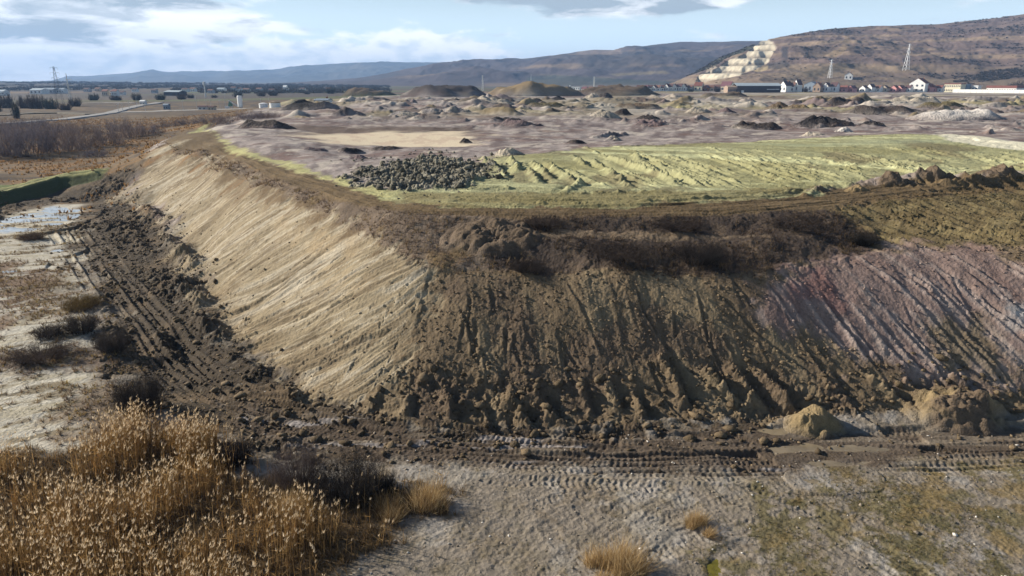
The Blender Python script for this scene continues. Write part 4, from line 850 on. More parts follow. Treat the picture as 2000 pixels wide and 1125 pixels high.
# reed bed: stem, blades and a pale plume for every reed
def reeds(T, px, py, hm_=2.3, plume=.8):
    n = len(px); z = gz(px, py); h = hm_*rng.uniform(.62, 1.12, n)*(.82+.3*dn[np.clip(np.searchsorted(RY, py), 0, NR-1), np.clip(((px/(tmax(py)*py)+1)/2*(NCOL-1)).astype(int), 0, NCOL-1)]); base = np.stack([px, py, z-.05], -1); lean = rdir(n)*rng.uniform(0, .22, (n, 1)) + np.array([.10, -.02, 0]); d = lean*h[:, None]; d[:, 2] = h
    c = pick(n, [(.40,.25,.10),(.31,.19,.075),(.46,.31,.14),(.20,.13,.06)])*rng.uniform(.7, 1.25, (n, 1))
    for a in (0, 1): T.blades(base, d, rdir(n), np.full(n, .016), c)
    for q in range(2):
        f = rng.uniform(.15, .75, n); o = rdir(n)*rng.uniform(.15, .5, (n, 1)); o[:, 2] = rng.uniform(.05, .5, n); T.blades(base+d*f[:, None], o, rdir(n)*.5+np.array([0, 0, .6]), np.full(n, .018), c*rng.uniform(.8, 1.3, (n, 1)))
    k = np.where(rng.random(n) < plume)[0]; m = len(k); top = base[k]+d[k]*.96
    pc = pick(m, [(.62,.48,.31),(.55,.41,.25),(.70,.57,.40)])*rng.uniform(.8, 1.15, (m, 1))
    for q in range(4):
        o = rdir(m)*rng.uniform(.03, .10, (m, 1))+np.array([.05, 0, 0]); o[:, 2] = rng.uniform(.08, .22, m); T.blades(top+rng.uniform(-.03, .03, (m, 3)), o, rdir(m), rng.uniform(.011, .026, m), pc)
dn = sst(fbm(X*.40, Y*.40, 3, 201), -.15, .22)
rb = poly([(-120,985),(0,930),(150,920),(240,860),(330,850),(400,862),(430,900),(480,960),(560,985),(640,960),(700,985),(720,1010),(640,1080),(625,1140),(620,1300),(-120,1300)], .02, .03, 30)
T = Tris(); Xs, Ys = scatter(rb*(.10+.90*dn), 38); reeds(T, Xs, Ys, 1.95, .62)
rb2 = poly([(230,855),(300,838),(350,850),(420,850),(430,885),(350,905),(250,890)], .02, .02, 30)
Xs, Ys = scatter(rb2, 30); reeds(T, Xs, Ys, 1.7)
Xs, Ys = scatter(M['reed']*(1-rb)*sst(dn, .2, .9), 7); reeds(T, Xs, Ys, 1.2, .5)
tag(T.obj('reed_bed', straw), 'golden dry reed bed with fluffy pale plumes in the lower left corner', 'reeds', kind='stuff')
# low dry growth
T = Tris()
Xs, Ys = scatter(M['reed'], 26); n = len(Xs); tufts(T, Xs, Ys, rng.uniform(.2, .7, n), 5, np.full(n, .02), .8, pick(n, [(.22,.145,.07),(.16,.105,.055),(.11,.08,.05),(.09,.07,.05)]))
Xs, Ys = scatter((M['veg1']+M['veg2']+M['veg3'])*.9+M['pale']*sst(fbm(FA*30, FQ*60, 5, 114, .6), .12, .32)*.7, 9); n = len(Xs); tufts(T, Xs, Ys, rng.uniform(.12, .45, n), 5, np.full(n, .03), 1.0, pick(n, [(.22,.15,.08),(.17,.12,.085),(.25,.18,.07),(.13,.10,.075)]))
gr = nearlow*np.clip(M['grassR']*1.2+.12, 0, 1)*sst(fbm(X*.45, Y*.45, 5, 112, .65)+.14*M['grassR'], -.02, .28)*(1-M['mud'])
Xs, Ys = scatter(gr, 34); n = len(Xs); tufts(T, Xs, Ys, rng.uniform(.05, .20, n), 5, np.full(n, .012), 1.2, pick(n, [(.20,.165,.075),(.15,.145,.06),(.27,.20,.09),(.12,.115,.05)]))
Xs, Ys = scatter(nearlow*(1-M['pale'])*(1-M['mud'])*(1-M['dark']), 2); n = len(Xs); tufts(T, Xs, Ys, rng.uniform(.05, .18, n), 4, np.full(n, .012), 1.2, pick(n, [(.22,.17,.09),(.17,.13,.08)]))
pl = low*sst(Y, 95, 130)*(1-sst(Y, 300, 420))*(1-M['greenL'])*(1-M['dike'])*sst(X, -20, -40)
Xs, Ys = scatter(pl*(.15+.85*sst(nE, -.1, .35)), .6); n = len(Xs); tufts(T, Xs, Ys, rng.uniform(.35, .9, n), 4, rng.uniform(.10, .22, n), 1.0, pick(n, [(.30,.175,.075),(.24,.145,.065),(.19,.125,.075),(.33,.21,.10)]), cv=.2)
tag(T.obj('dry_grass', straw), 'dry straw coloured grass and weeds on the low ground around the dump', 'grass', kind='stuff')
T = Tris()
Xs, Ys = scatter(M['strip']*(1-M['road'])*sst(fbm(X*.3, Y*.3, 3, 211)+.25, -.2, .3), 9); n = len(Xs); tufts(T, Xs, Ys, rng.uniform(.15, .50, n), 5, np.full(n, .025)*np.maximum(1, Ys/60), 1.0, pick(n, [(.17,.125,.095),(.21,.15,.10),(.14,.105,.085),(.22,.155,.075)]))
Xs, Ys = scatter(M['bank']*(1-M['ledge']*.8)*(1-M['road'])*sst(fbm(X*.35, Y*.35, 4, 213), -.25, .25), 13); n = len(Xs); tufts(T, Xs, Ys, rng.uniform(.1, .5, n), 6, np.full(n, .022), .9, pick(n, [(.085,.062,.050),(.11,.08,.06),(.07,.055,.045),(.15,.105,.06)]))
Xs, Ys = scatter(M['olive']*sst(fbm(X*.3+5, Y*.3, 3, 212), 0, .3), 4); n = len(Xs); tufts(T, Xs, Ys, rng.uniform(.1, .35, n), 4, np.full(n, .02), 1, pick(n, [(.17,.14,.06),(.13,.11,.05)]))
tag(T.obj('weeds', straw), 'brown withered weeds and brushwood on the top bank of the dump', 'weeds', kind='stuff')
# bare bushes: real stems and twigs
def twigs(T, n_stem, R, Hh, w, colr, flat=1.0, sub=9, cv=.35, ctr=(0, 0), wide=1.0):
    a = rng.uniform(0, 6.283, n_stem); q = np.sqrt(rng.random(n_stem)); base = np.stack([np.cos(a)*q*R*.45+ctr[0], np.sin(a)*q*R*.45+ctr[1], np.full(n_stem, -.1)], -1)
    out = rng.uniform(.1, 1.0, n_stem)*wide; d = np.stack([np.cos(a)*out*R*.7, np.sin(a)*out*R*.7, Hh*flat*rng.uniform(.55, 1.05, n_stem)*np.sqrt(np.maximum(.08, 1-out*out*.75))], -1)
    c = np.array(colr)*rng.uniform(1-cv, 1+cv, (n_stem, 1))
    for k in range(2): T.blades(base, d, rdir(n_stem), np.full(n_stem, w*1.3), c)
    k = np.repeat(np.arange(n_stem), sub); m = len(k); f = rng.uniform(.25, 1, m); o = rdir(m)*rng.uniform(.1, .42, (m, 1))*R*.55; o[:, 2] = rng.uniform(.05, .35, m)*Hh
    T.blades(base[k]+d[k]*f[:, None], o, rdir(m)*.6+np.array([0, 0, .4]), np.full(m, w), c[k]*rng.uniform(.8, 1.25, (m, 1)))
    k2 = np.repeat(np.arange(m), 2); m2 = len(k2); g = rng.uniform(.3, .95, m2); o2 = rdir(m2)*rng.uniform(.08, .25, (m2, 1))*R*.5; o2[:, 2] = rng.uniform(-.02, .2, m2)*Hh
    T.blades((base[k]+d[k]*f[:, None])[k2]+o[k2]*g[:, None], o2, rdir(m2)*.6+np.array([0, 0, .4]), np.full(m2, w*.7), c[k][k2]*rng.uniform(.8, 1.3, (m2, 1)))
def bush(u, v, wpx, hpx, colr, label, name='bare_bush', dens_=1.0, group=None, w=None, cat='bush', flat=1.0):
    x, y = P([(u, v)])[0]; ds = math.hypot(x, y, 15); R = wpx/2*ds/FPX; Hh = hpx*ds/FPX*1.05; y += R*.4
    T = Tris(); twigs(T, int(150*dens_), R, Hh, w or max(.010, ds*.00028), colr, flat)
    o = T.obj(name, twigm, loc=(x, y, float(gz([x], [y])[0]))); return tag(o, label, cat, group)
DK = (.042,.036,.032)
bush(262,815,110,62,DK,'dark round bush at the edge of the pale clay flat, behind the reeds',dens_=2.2)
bush(575,960,120,75,(.12,.095,.085),'grey twiggy bush beside the reed bed, left of the black bush',dens_=1.8)
bush(668,988,185,74,DK,'largest black bush, right of the grey twiggy bush by the reeds',dens_=3)
bush(745,965,70,34,DK,'small black bush at the right foot of the largest black bush',dens_=1.4)
bush(455,915,80,45,DK,'black bush touching the right side of the tall golden reeds',dens_=2)
bush(150,655,70,28,(.06,.05,.042),'low dark bush on the pale flat, left of the churned track',dens_=1.4)
bush(88,662,60,20,(.075,.06,.05),'low straggly bush at the left end of the dark scrub on the pale flat',dens_=1.2)
bush(215,695,70,34,(.07,.058,.05),'grey brown bush between the pale flat and the churned track',dens_=1.5)
bush(150,605,75,20,(.16,.11,.045),'rusty yellow low bush on the flat near the churned track',dens_=1.4)
bush(60,712,120,22,(.10,.075,.06),'wide purple brown scrub patch across the pale flat',dens_=1.6)
bush(1370,528,130,38,(.035,.030,.028),'big black bush on the shaded bank above the olive slope',dens_=1.6)
bush(1030,538,90,18,(.045,.036,.032),'dark bush below the weedy mound',dens_=1.6)
bush(1215,525,150,26,(.06,.047,.040),'brown black bush on the shaded bank, left of the big black bush',dens_=1.8)
bush(1690,478,60,22,(.04,.035,.03),'dark bush where the shaded bank meets the olive slope',dens_=1.6)
bush(1060,450,90,18,(.065,.05,.042),'dark scrub bush below the dump road, left end of the upper bank',dens_=1.4)
bush(1560,452,130,18,(.06,.047,.04),'dark scrub bush below the dump road, right end of the upper bank',dens_=1.4)
bush(1330,454,120,16,(.055,.043,.038),'dark scrub bush below the dump road, middle of the upper bank',dens_=1.4)
bush(55,470,50,10,(.13,.09,.06),'flat brown tussock on the clay beside the ice blue puddle',dens_=1.0)
# straw clumps on the near ground
def clump(u, v, wpx, hpx, label):
    x, y = P([(u, v)])[0]; ds = math.hypot(x, y, 18); R = wpx/2*ds/FPX; Hh = hpx*ds/FPX; T = Tris(); n = 1100
    lob = rng.normal(0, .38, (5, 3))*R; lob[:, 2] = 0; p = lob[rng.integers(0, 5, n)]+rdir(n)*np.sqrt(rng.random((n, 1)))*R*.42; p[:, 2] = -.04; d = rdir(n)*rng.uniform(0, .8, (n, 1))*Hh+p*.3+np.array([.12*Hh, 0, 0]); d[:, 2] = Hh*rng.uniform(.45, 1.05, n)
    d *= rng.uniform(.5, 1.15, (n, 1)); T.blades(p, d, rdir(n), np.full(n, .011), pick(n, [(.50,.35,.17),(.40,.26,.12),(.60,.45,.25),(.28,.19,.09)]))
    tag(T.obj('grass_clump', straw, loc=(x, y, float(gz([x], [y])[0]))), label, 'grass clump', 'straw clumps on the near ground')
clump(835,985,110,58,'widest golden straw clump, beside the green puddle')
clump(1180,1110,72,50,'golden straw clump at the bottom edge, left one of a close pair')
clump(1228,1112,76,62,'golden straw clump at the bottom edge, right one of a close pair')
clump(1365,1022,48,32,'small pale straw clump among the tread marks')
clump(760,1000,80,34,'low rusty straw clump left of the widest golden clump')
clump(560,1010,90,46,'straw clump at the foot of the grey twiggy bush')
# thicket of bare shrubs and small trees on the plain, left
protos = []
for k in range(5):
    T = Tris(); twigs(T, 75, 1.15, 1.0, .008, [(.17,.14,.14),(.14,.12,.13),(.20,.155,.14),(.165,.145,.16),(.18,.14,.125)][k], sub=14, wide=1.25)
    v, c = T.data(); protos.append((v, c))
pm = []
for v, c in protos:
    me = bpy.data.meshes.new('bare_shrub'); o = mesh_from('bare_shrub', v, np.arange(len(v)).reshape(-1, 3), twigm, col=np.clip(c, .01, .9)); pm.append(o.data); bpy.data.objects.remove(o)
def shrub(u, v, w, h, k, label, name='bare_shrub', cat='shrub', group='bare shrubs on the left plain'):
    x, y = P([(u, v)])[0]; ds = math.hypot(x, y); o = bpy.data.objects.new(name, pm[k]); COL.objects.link(o)
    o.location = (x, y, float(gz([x], [y])[0])-.1); o.scale = (w/2*ds/FPX*1.15, w/2*ds/FPX*1.1, h*ds/FPX*1.05); o.rotation_euler = (0, 0, (u*7 % 628)/100)
    return tag(o, label, cat, group)
SH = [(8,306,78,52),(62,303,84,50),(118,296,66,44),(40,276,60,34),(168,290,58,40),(214,284,54,36),(96,268,60,30),(262,268,48,28),(292,262,40,22),(150,262,50,22),(232,258,46,22),(60,250,50,18),(-8,258,60,22),
      (186,306,34,16),(330,250,44,16),(372,246,44,15),(412,242,44,15),(446,238,50,15),(486,232,50,15),(520,228,46,14)]
ordw = ['first','second','third','fourth','fifth','sixth','seventh','eighth','ninth','tenth','eleventh','twelfth','thirteenth','fourteenth','fifteenth','sixteenth','seventeenth','eighteenth','nineteenth','twentieth','21st','22nd','23rd','24th','25th','26th','27th','28th','29th','30th','31st','32nd','33rd','34th','35th','36th','37th','38th','39th','40th']
for r_, (i, s) in enumerate(sorted(enumerate(SH), key=lambda q: q[1][0])):
    big_ = 'tall' if s[3] > 38 else 'middling' if s[3] > 21 else 'low'
    shrub(*s, i % 5, f'{big_} bare grey brown shrub on the reddish plain, {ordw[r_]} in the thicket from the left')
HAZE_D = 9.5e-5
# ---------------------------------------------------------------- buildings and masts
class MB:                                                     # boxes, bars, cylinders collected into one mesh
    def __init__(s): s.v = []; s.f = []
    def add(s, v, f): b = len(s.v); s.v += [tuple(p) for p in v]; s.f += [tuple(b+i for i in q) for q in f]
    def box(s, x0, x1, y0, y1, z0, z1):
        s.add([(x0,y0,z0),(x1,y0,z0),(x1,y1,z0),(x0,y1,z0),(x0,y0,z1),(x1,y0,z1),(x1,y1,z1),(x0,y1,z1)], [(3,2,1,0),(4,5,6,7),(0,1,5,4),(1,2,6,5),(2,3,7,6),(3,0,4,7)])
    def gable(s, x0, x1, y0, y1, z0, z1, zr, along='x', ov=.4, th=.25):    # roof: two thick slopes
        if along == 'x':
            ym = (y0+y1)/2
            for ya in (y0-ov, y1+ov): s.add([(x0-ov,ya,z1-.1),(x1+ov,ya,z1-.1),(x1+ov,ym,zr),(x0-ov,ym,zr),(x0-ov,ya,z1+th),(x1+ov,ya,z1+th),(x1+ov,ym,zr+th),(x0-ov,ym,zr+th)], [(3,2,1,0),(4,5,6,7),(0,1,5,4),(1,2,6,5),(2,3,7,6),(3,0,4,7)])
        else:
            xm = (x0+x1)/2
            for xa in (x0-ov, x1+ov): s.add([(xa,y0-ov,z1-.1),(xa,y1+ov,z1-.1),(xm,y1+ov,zr),(xm,y0-ov,zr),(xa,y0-ov,z1+th),(xa,y1+ov,z1+th),(xm,y1+ov,zr+th),(xm,y0-ov,zr+th)], [(3,2,1,0),(4,5,6,7),(0,1,5,4),(1,2,6,5),(2,3,7,6),(3,0,4,7)])
    def gwall(s, x0, x1, y0, y1, z0, z1, zr, along='x'):       # walls with gable ends
        if along == 'x': ym = (y0+y1)/2; s.add([(x0,y0,z0),(x1,y0,z0),(x1,y1,z0),(x0,y1,z0),(x0,y0,z1),(x1,y0,z1),(x1,y1,z1),(x0,y1,z1),(x0,ym,zr),(x1,ym,zr)], [(3,2,1,0),(0,1,5,4),(1,2,6,9,5),(2,3,7,6),(3,0,4,8,7),(4,5,9,8),(6,7,8,9)])
        else: xm = (x0+x1)/2; s.add([(x0,y0,z0),(x1,y0,z0),(x1,y1,z0),(x0,y1,z0),(x0,y0,z1),(x1,y0,z1),(x1,y1,z1),(x0,y1,z1),(xm,y0,zr),(xm,y1,zr)], [(3,2,1,0),(0,1,5,8,4),(1,2,6,5),(2,3,7,9,6),(3,0,4,7),(4,8,9,7),(5,6,9,8)])
    def bar(s, p, q, r, n=4):
        p, q = Vector(p), Vector(q); d = (q-p).normalized(); a = d.orthogonal().normalized(); b = d.cross(a)
        v = [tuple(c+(a*math.cos(k*2*math.pi/n)+b*math.sin(k*2*math.pi/n))*rr) for c, rr in ((p, r if not isinstance(r, tuple) else r[0]), (q, r if not isinstance(r, tuple) else r[1])) for k in range(n)]
        s.add(v, [tuple(reversed(range(n))), tuple(range(n, 2*n))]+[(k, (k+1) % n, n+(k+1) % n, n+k) for k in range(n)])
    def cyl(s, x, y, z0, z1, r0, r1=None, n=24): s.bar((x, y, z0), (x, y, z1), (r0, r0 if r1 is None else r1), n)
    def make(s, name, m, parent=None): return mesh_from(name, s.v, s.f, m, parent)
WALL = {k: mat('plaster_'+k, c, .9, .12, .6) for k, c in {'white': (.78,.77,.74), 'cream': (.70,.64,.48), 'beige': (.52,.44,.34), 'brick': (.30,.15,.10), 'orange': (.32,.235,.175), 'grey': (.40,.41,.42), 'blue': (.22,.27,.33), 'dark': (.055,.045,.05), 'pink': (.62,.30,.28)}.items()}
ROOF = {k: mat('roof_'+k, c, .85, .2, 1.2) for k, c in {'red': (.20,.080,.062), 'dark': (.10,.055,.055), 'brown': (.17,.09,.07), 'orange': (.27,.14,.095), 'steel': (.36,.42,.46), 'white': (.7,.72,.73), 'purple': (.17,.08,.09), 'blue': (.19,.24,.30)}.items()}
glass = mat('dark_glass', (.04,.05,.07), .2, .2, 1)
def place(u, v, hill_=False):
    if hill_: return on_hill(u, v)
    x, y = P([(u, v)])[0]; return x, y, float(gz([x], [y])[0])
def house(u, v, w, h, wall, roof, label, rh=.45, along='x', depth=1.0, name='house', cat='house', group=None, hill_=False, wins=2, storeys=1, chimney=True, dist=None):
    x, y, z = place(u, v, hill_)
    if dist: a, b, c = ray(u, v); x, y = a/b*dist, dist; z = float(gz([x], [y])[0])
    ds = math.hypot(x, y); W = w*ds/FPX*1.2; H = h*ds/FPX*1.5; D = W*depth; zr = H*(1+rh)
    root = empty(name, (x, y, z+(.2 if dist and ds > 900 else -.3)), (-1.0-.18*math.sin(u) if u > 1500 and not hill_ else -.6-.2*math.sin(u)) if u > 1000 else -.3); tag(root, label, cat, group)
    b = MB(); b.gwall(-W/2, W/2, 0, D, 0, H, zr, along); b.make('wall', WALL[wall], root)
    b = MB(); b.gable(-W/2, W/2, 0, D, 0, H, zr, along, .35, .25); rf = b.make('roof', ROOF[roof], root)
    if chimney and w > 9: c = MB(); c.box(W*.2, W*.2+.8, D*.5, D*.5+.8, zr-1, zr+1.2); c.make('chimney', WALL['brick'], rf)
    for s in range(storeys):
        for k in range(wins):
            cx = -W/2+W*(k+.5)/wins; z0 = H*(s+.3)/storeys; m = MB(); m.box(cx-W/wins*.2, cx+W/wins*.2, -.06, -.003, z0, z0+H/storeys*.42); m.make('window', glass, root)
    return root
RG = 'houses of the village under the hill'
# the village from left to right (u, base v, width, wall height, wall, roof, ...)
V_ = [(1048,166,8,3,'white','dark'),(1063,166,9,3,'grey','dark'),(1077,166,9,4,'white','dark'),(1092,166,9,3,'beige','brown'),(1107,167,9,3,'grey','dark'),(1140,166,9,3,'beige','purple'),(1152,167,8,3,'white','brown'),(1172,167,9,4,'beige','dark'),(1186,167,8,3,'pink','brown'),(1196,168,8,3,'white','dark'),(1208,168,9,3,'beige','brown'),(1220,168,8,3,'white','brown'),
 (1236,168,8,3,'white','brown'),(1248,168,9,4,'white','dark'),(1260,169,7,4,'white','purple'),(1268,169,7,4,'white','dark'),(1276,169,7,4,'white','purple'),(1284,169,7,4,'white','brown'),(1292,169,7,4,'white','dark'),(1301,168,7,5,'white','purple'),(1309,168,7,5,'white','dark'),(1317,168,7,5,'white','purple'),(1326,168,8,5,'white','dark'),(1335,168,8,5,'white','brown'),(1346,168,8,4,'grey','brown'),(1363,168,12,6,'cream','red'),(1377,169,9,4,'brick','purple'),(1388,169,9,4,'beige','brown'),(1399,169,9,4,'orange','brown'),
 (1528,174,13,7,'white','dark'),(1543,175,11,6,'white','brown'),(1553,173,9,8,'white','dark'),(1595,170,11,6,'orange','orange'),(1612,168,9,6,'white','dark'),(1627,167,10,6,'white','dark'),(1645,172,11,4,'pink','red'),(1660,173,9,4,'pink','purple'),(1684,173,9,4,'white','dark'),(1697,172,9,5,'white','dark'),(1712,174,9,4,'white','brown'),(1726,173,9,4,'beige','dark'),(1744,174,9,4,'pink','red'),(1755,174,9,4,'pink','red'),(1772,173,8,4,'white','dark'),(1801,174,9,4,'pink','red'),(1811,174,9,5,'pink','red'),(1821,174,8,4,'pink','red'),(1832,174,9,4,'white','red')]
V_ = sorted(V_)
for i, (u, v, w, h, wl, rf) in enumerate(V_):
    nm = {'white':'white','grey':'grey','beige':'beige','brick':'brick red','orange':'orange','cream':'cream','pink':'pink'}[wl]; rn = {'dark':'dark','brown':'brown','purple':'maroon','red':'red','orange':'orange'}[rf]
    big_ = 'before' if u < 1430 else 'beyond'
    k = sum(1 for q in V_[:i+1] if (q[0] < 1430) == (u < 1430)) if u < 1430 else sum(1 for q in V_[:i+1] if q[0] >= 1430)
    sidew = 'left' if u < 1430 else 'right'
    if u < 1430: k = sum(1 for q in V_ if q[0] < 1430)-k+1
    house(u, v+1.5, w, h, wl, rf, f'{nm} house with {rn} roof, {ordw[k-1]} to the {sidew} of the long dark barn', .75, 'y' if (u//3) % 2 else 'x', .95, group=RG, wins=2, dist=1090 if u < 1430 else 1000)
house(1790,174.5,20,9,'white','red','tall white house with a steep red roof, largest house right of the barn',.6,'y',.8,group=RG,wins=3,storeys=2,dist=1000)
house(1416,172,16,6,'beige','purple','house with a big maroon roof just left of the long barn',.9,'x',.9,group=RG,dist=1060)
house(1656,155,10,5,'white','dark','white house alone on the slope above the pylon foot',.6,'y',1,hill_=True,group=None)
house(1479,161,14,4,'white','orange','orange roofed house peeping over the long barn',.5,'x',.8,dist=1120,group=RG)
house(1582,170,18,8,'blue','blue','pair of blue grey sheds with blue roofs among the village houses',.4,'y',1.1,name='shed',cat='shed',dist=1020,wins=3)
# long barn
x, y, z = place(1482, 178); ds = 960; a_, b_, c_ = ray(1482, 178); x, y = a_/b_*ds, ds; z = float(gz([x], [y])[0]); k = ds/FPX
root = tag(empty('barn', (x, y, z-.3)), 'long dark barn with a grey steel roof and an orange brick end', 'barn')
L_ = 82*k; b = MB(); b.box(-L_/2, L_/2, 0, 24, 0, 9.0); b.make('wall', WALL['dark'], root)
b = MB(); b.gable(-L_/2, L_/2, 0, 24, 0, 9.0, 12.5, 'x', .8, .35); b.make('roof', ROOF['steel'], root)
b = MB(); b.gwall(-L_/2-12, -L_/2-.01, 2, 20, 0, 7.5, 9.5, 'x'); b.make('brick_annexe', WALL['orange'], root)
b = MB(); b.box(L_*.18, L_*.46, -.5, -.01, 4.2, 5.0); b.make('canopy', ROOF['white'], root)
for q in range(6): b = MB(); b.box(-L_/2-11+q*1.9, -L_/2-9.8+q*1.9, 1.9, 1.99, 2.2, 4.4); b.make('window', glass, root)
b = MB(); b.box(-L_*.40, -L_*.34, -.2, -.01, 0, 3.2); b.make('door', ROOF['white'], root)
# yellow block with dark side wing
def block_house(u, v, w, h, wall, roof, label, dist, depth, cols, storeys, name='apartment_block', cat='building', roofh=1.2):
    a, b, c = ray(u, v); x, y = a/b*dist, dist; z = float(gz([x], [y])[0]); k = dist/FPX; W, H = w*k, h*k*1.35
    root = tag(empty(name, (x, y, z-.3), -1.0 if u > 1500 else -.6), label, cat); m = MB(); m.box(-W/2, W/2, 0, depth, 0, H); m.make('wall', WALL[wall], root)
    m = MB(); m.box(-W/2-.5, W/2+.5, -.5, depth+.5, H+.005, H+roofh); m.make('roof', ROOF[roof], root)
    for s in range(storeys):
        for q in range(cols):
            cx = -W/2+W*(q+.5)/cols; z0 = H*(s+.3)/storeys; m = MB(); m.box(cx-W/cols*.24, cx+W/cols*.24, -.07, -.004, z0, z0+H/storeys*.45); m.make('window', glass, root)
    return root, W, H
block_house(1859,176,29,11,'cream','red','cream two storey block with a thin red roof at the right of the village',1000,14,9,2)
block_house(1880,175,12,10,'blue','blue','blue grey wing attached beyond the cream block',1004,12,2,2,'office_wing','building')
block_house(1955,176,50,6,'white','red','long white factory hall with a wide red roof at the right edge',1000,30,12,1,'factory_hall','factory',3.2)
block_house(1903,176,11,8,'white','white','tall white shed between the cream block and the factory hall',1000,10,2,1,'white_shed','shed')
block_house(1255,160.5,66,2.6,'white','white','long low white hall behind the row of small white houses',1420,30,14,1,'low_hall','hall',.6)
block_house(1122,163,24,4,'white','white','white plant hall with two stubby towers beneath the wooded ridge',1350,18,5,1,'plant_hall','hall',.6)
for u_, l_ in ((1113.5,'white stubby tower at the left end of the white plant hall'),(1119,'second stubby tower on the white plant hall, the shorter one')):
    a, b_, c = ray(u_, 163); X0, Y0 = a/b_*1348, 1348; m = MB(); m.box(-1.2, 1.2, -1.2, 1.2, 0, 9 if u_ < 1115 else 7); o = m.make('plant_tower', WALL['white']); o.location = (X0, Y0-1.5, float(gz([X0], [Y0])[0])); tag(o, l_, 'tower')
# yard wall in front of the factory
a, b_, c = ray(1930, 178); X0, Y0 = a/b_*930, 930; m = MB(); W = 122*930/FPX; m.box(-W/2, W/2, 0, .4, -.5, 4.2)
for q in range(13): m.box(-W/2+W*q/12-.3, -W/2+W*q/12+.3, -.15, -.004, -.5, 4.5)
o = m.make('yard_wall', WALL['white']); o.rotation_euler = (0, 0, -.95); o.location = (X0, Y0, float(gz([X0], [Y0])[0])); tag(o, 'long white yard wall in front of the factory hall', 'wall')
# pylons
galv = mat('galvanised_steel', (.62,.64,.66), .5, .1, 2, .3); dsteel = mat('dark_steel', (.10,.11,.13), .6, .1, 2, .3); conc = mat('pale_concrete', (.60,.60,.58), .9, .12, 1.0)
def pylon(loc, H, m, label, arms=3, w0=.09, r=.10, rz=.3, name='lattice_pylon'):
    root = tag(empty(name, loc, rz), label, 'pylon', None); B = H*w0; m_ = MB(); n = 7
    def half(t): return B*(1-t)**1.1*.9+.35
    for sx in (-1, 1):
        for sy in (-1, 1):
            for q in range(n):
                t0, t1 = q/n, (q+1)/n; a, b = half(t0), half(t1); m_.bar((sx*a, sy*a, H*t0), (sx*b, sy*b, H*t1), r)
    for q in range(n):
        t0, t1 = q/n, (q+1)/n; a, b = half(t0), half(t1)
        for s in (-1, 1):
            m_.bar((-a, s*a, H*t0), (b, s*b, H*t1), r*.6); m_.bar((a, s*a, H*t0), (-b, s*b, H*t1), r*.6); m_.bar((s*a, -a, H*t0), (s*b, b, H*t1), r*.6); m_.bar((s*a, a, H*t0), (s*b, -b, H*t1), r*.6)
    m_.make('mast', m, root)
    for q in range(arms):
        z = H*(.97-.13*q); l = H*(.09+.02*(q % 2)); c = MB(); c.bar((-l, 0, z), (l, 0, z), r*.9); c.bar((-l, 0, z), (0, 0, z+H*.035), r*.6); c.bar((l, 0, z), (0, 0, z+H*.035), r*.6); c.bar((-l, 0, z), (-l, 0, z-1.6), r*.7); c.bar((l, 0, z), (l, 0, z-1.6), r*.7); c.make('cross_arm', m, root)
    return root
h1 = on_hill(1621, 153); pylon(h1, 31*math.hypot(*h1[:2])/FPX, galv, 'white lattice pylon on the lower hillside above the blue sheds', r=.19)
h2 = on_hill(1769, 138); pylon(h2, 41*math.hypot(*h2[:2])/FPX, galv, 'tallest lattice pylon, standing on the open hillside on the right', r=.2)
x, y, z = place(118, 205); pylon((x, y, z), 58*math.hypot(x, y)/FPX, dsteel, 'dark lattice pylon on the left horizon beside the white mast', r=.075)
x, y, z = place(1160, 176); pylon((x, y, z), 24*math.hypot(x, y)/FPX, conc, 'thin grey pylon behind the grey brown heap at the back', r=.14, w0=.05)
x, y, z = place(943, 178); pylon((x, y, z), 28*math.hypot(x, y)/FPX, conc, 'faint thin pylon right of the broad dark heap at the back', r=.12, w0=.05)
# white mast with bracket arms, left
x, y, z = place(140, 207); H = 50*math.hypot(x, y)/FPX; root = tag(empty('line_mast', (x, y, z)), 'white twin legged power mast with short arms at the left', 'mast')
m = MB(); m.bar((-1.3, 0, 0), (-.1, 0, H*.75), (.35, .3), 8); m.bar((1.3, 0, 0), (.1, 0, H*.75), (.35, .3), 8); m.bar((0, 0, H*.72), (0, 0, H), (.38, .22), 8); m.make('mast', conc, root)
for z_, a, b in ((.80, -2.2, 3.6), (.63, -.8, 4.2), (.52, -.8, 3.4)): m = MB(); m.bar((a, 0, H*z_), (b, 0, H*z_+.3), .24, 6); m.make('cross_arm', conc, root)
x, y, z = place(1037, 177); H = 29*math.hypot(x, y)/FPX; root = tag(empty('radio_mast', (x, y, z)), 'white needle mast rising before the dark wood under the ridge', 'mast')
m = MB(); m.cyl(0, 0, 0, H*.45, .9, .6, 10); m.cyl(0, 0, H*.44, H, .5, .15, 8); m.make('pole', conc, root); m = MB(); m.cyl(0, 0, H*.42, H*.46, 1.2, 1.2, 10); m.make('platform', conc, root)
# chimney mast at the far town
x, y, z = place(402, 190); H = 26*math.hypot(x, y)/FPX; root = tag(empty('water_tower', (x, y, z)), 'slender pale water tower rising from the distant town', 'tower')
m = MB(); m.cyl(0, 0, 0, H*.7, .9, .7, 12); m.make('shaft', conc, root); m = MB(); m.cyl(0, 0, H*.68, H*.8, .8, 1.7, 12); m.cyl(0, 0, H*.8, H*.95, 1.7, 1.5, 12); m.cyl(0, 0, H*.95, H, 1.5, .2, 12); m.make('tank', conc, root)
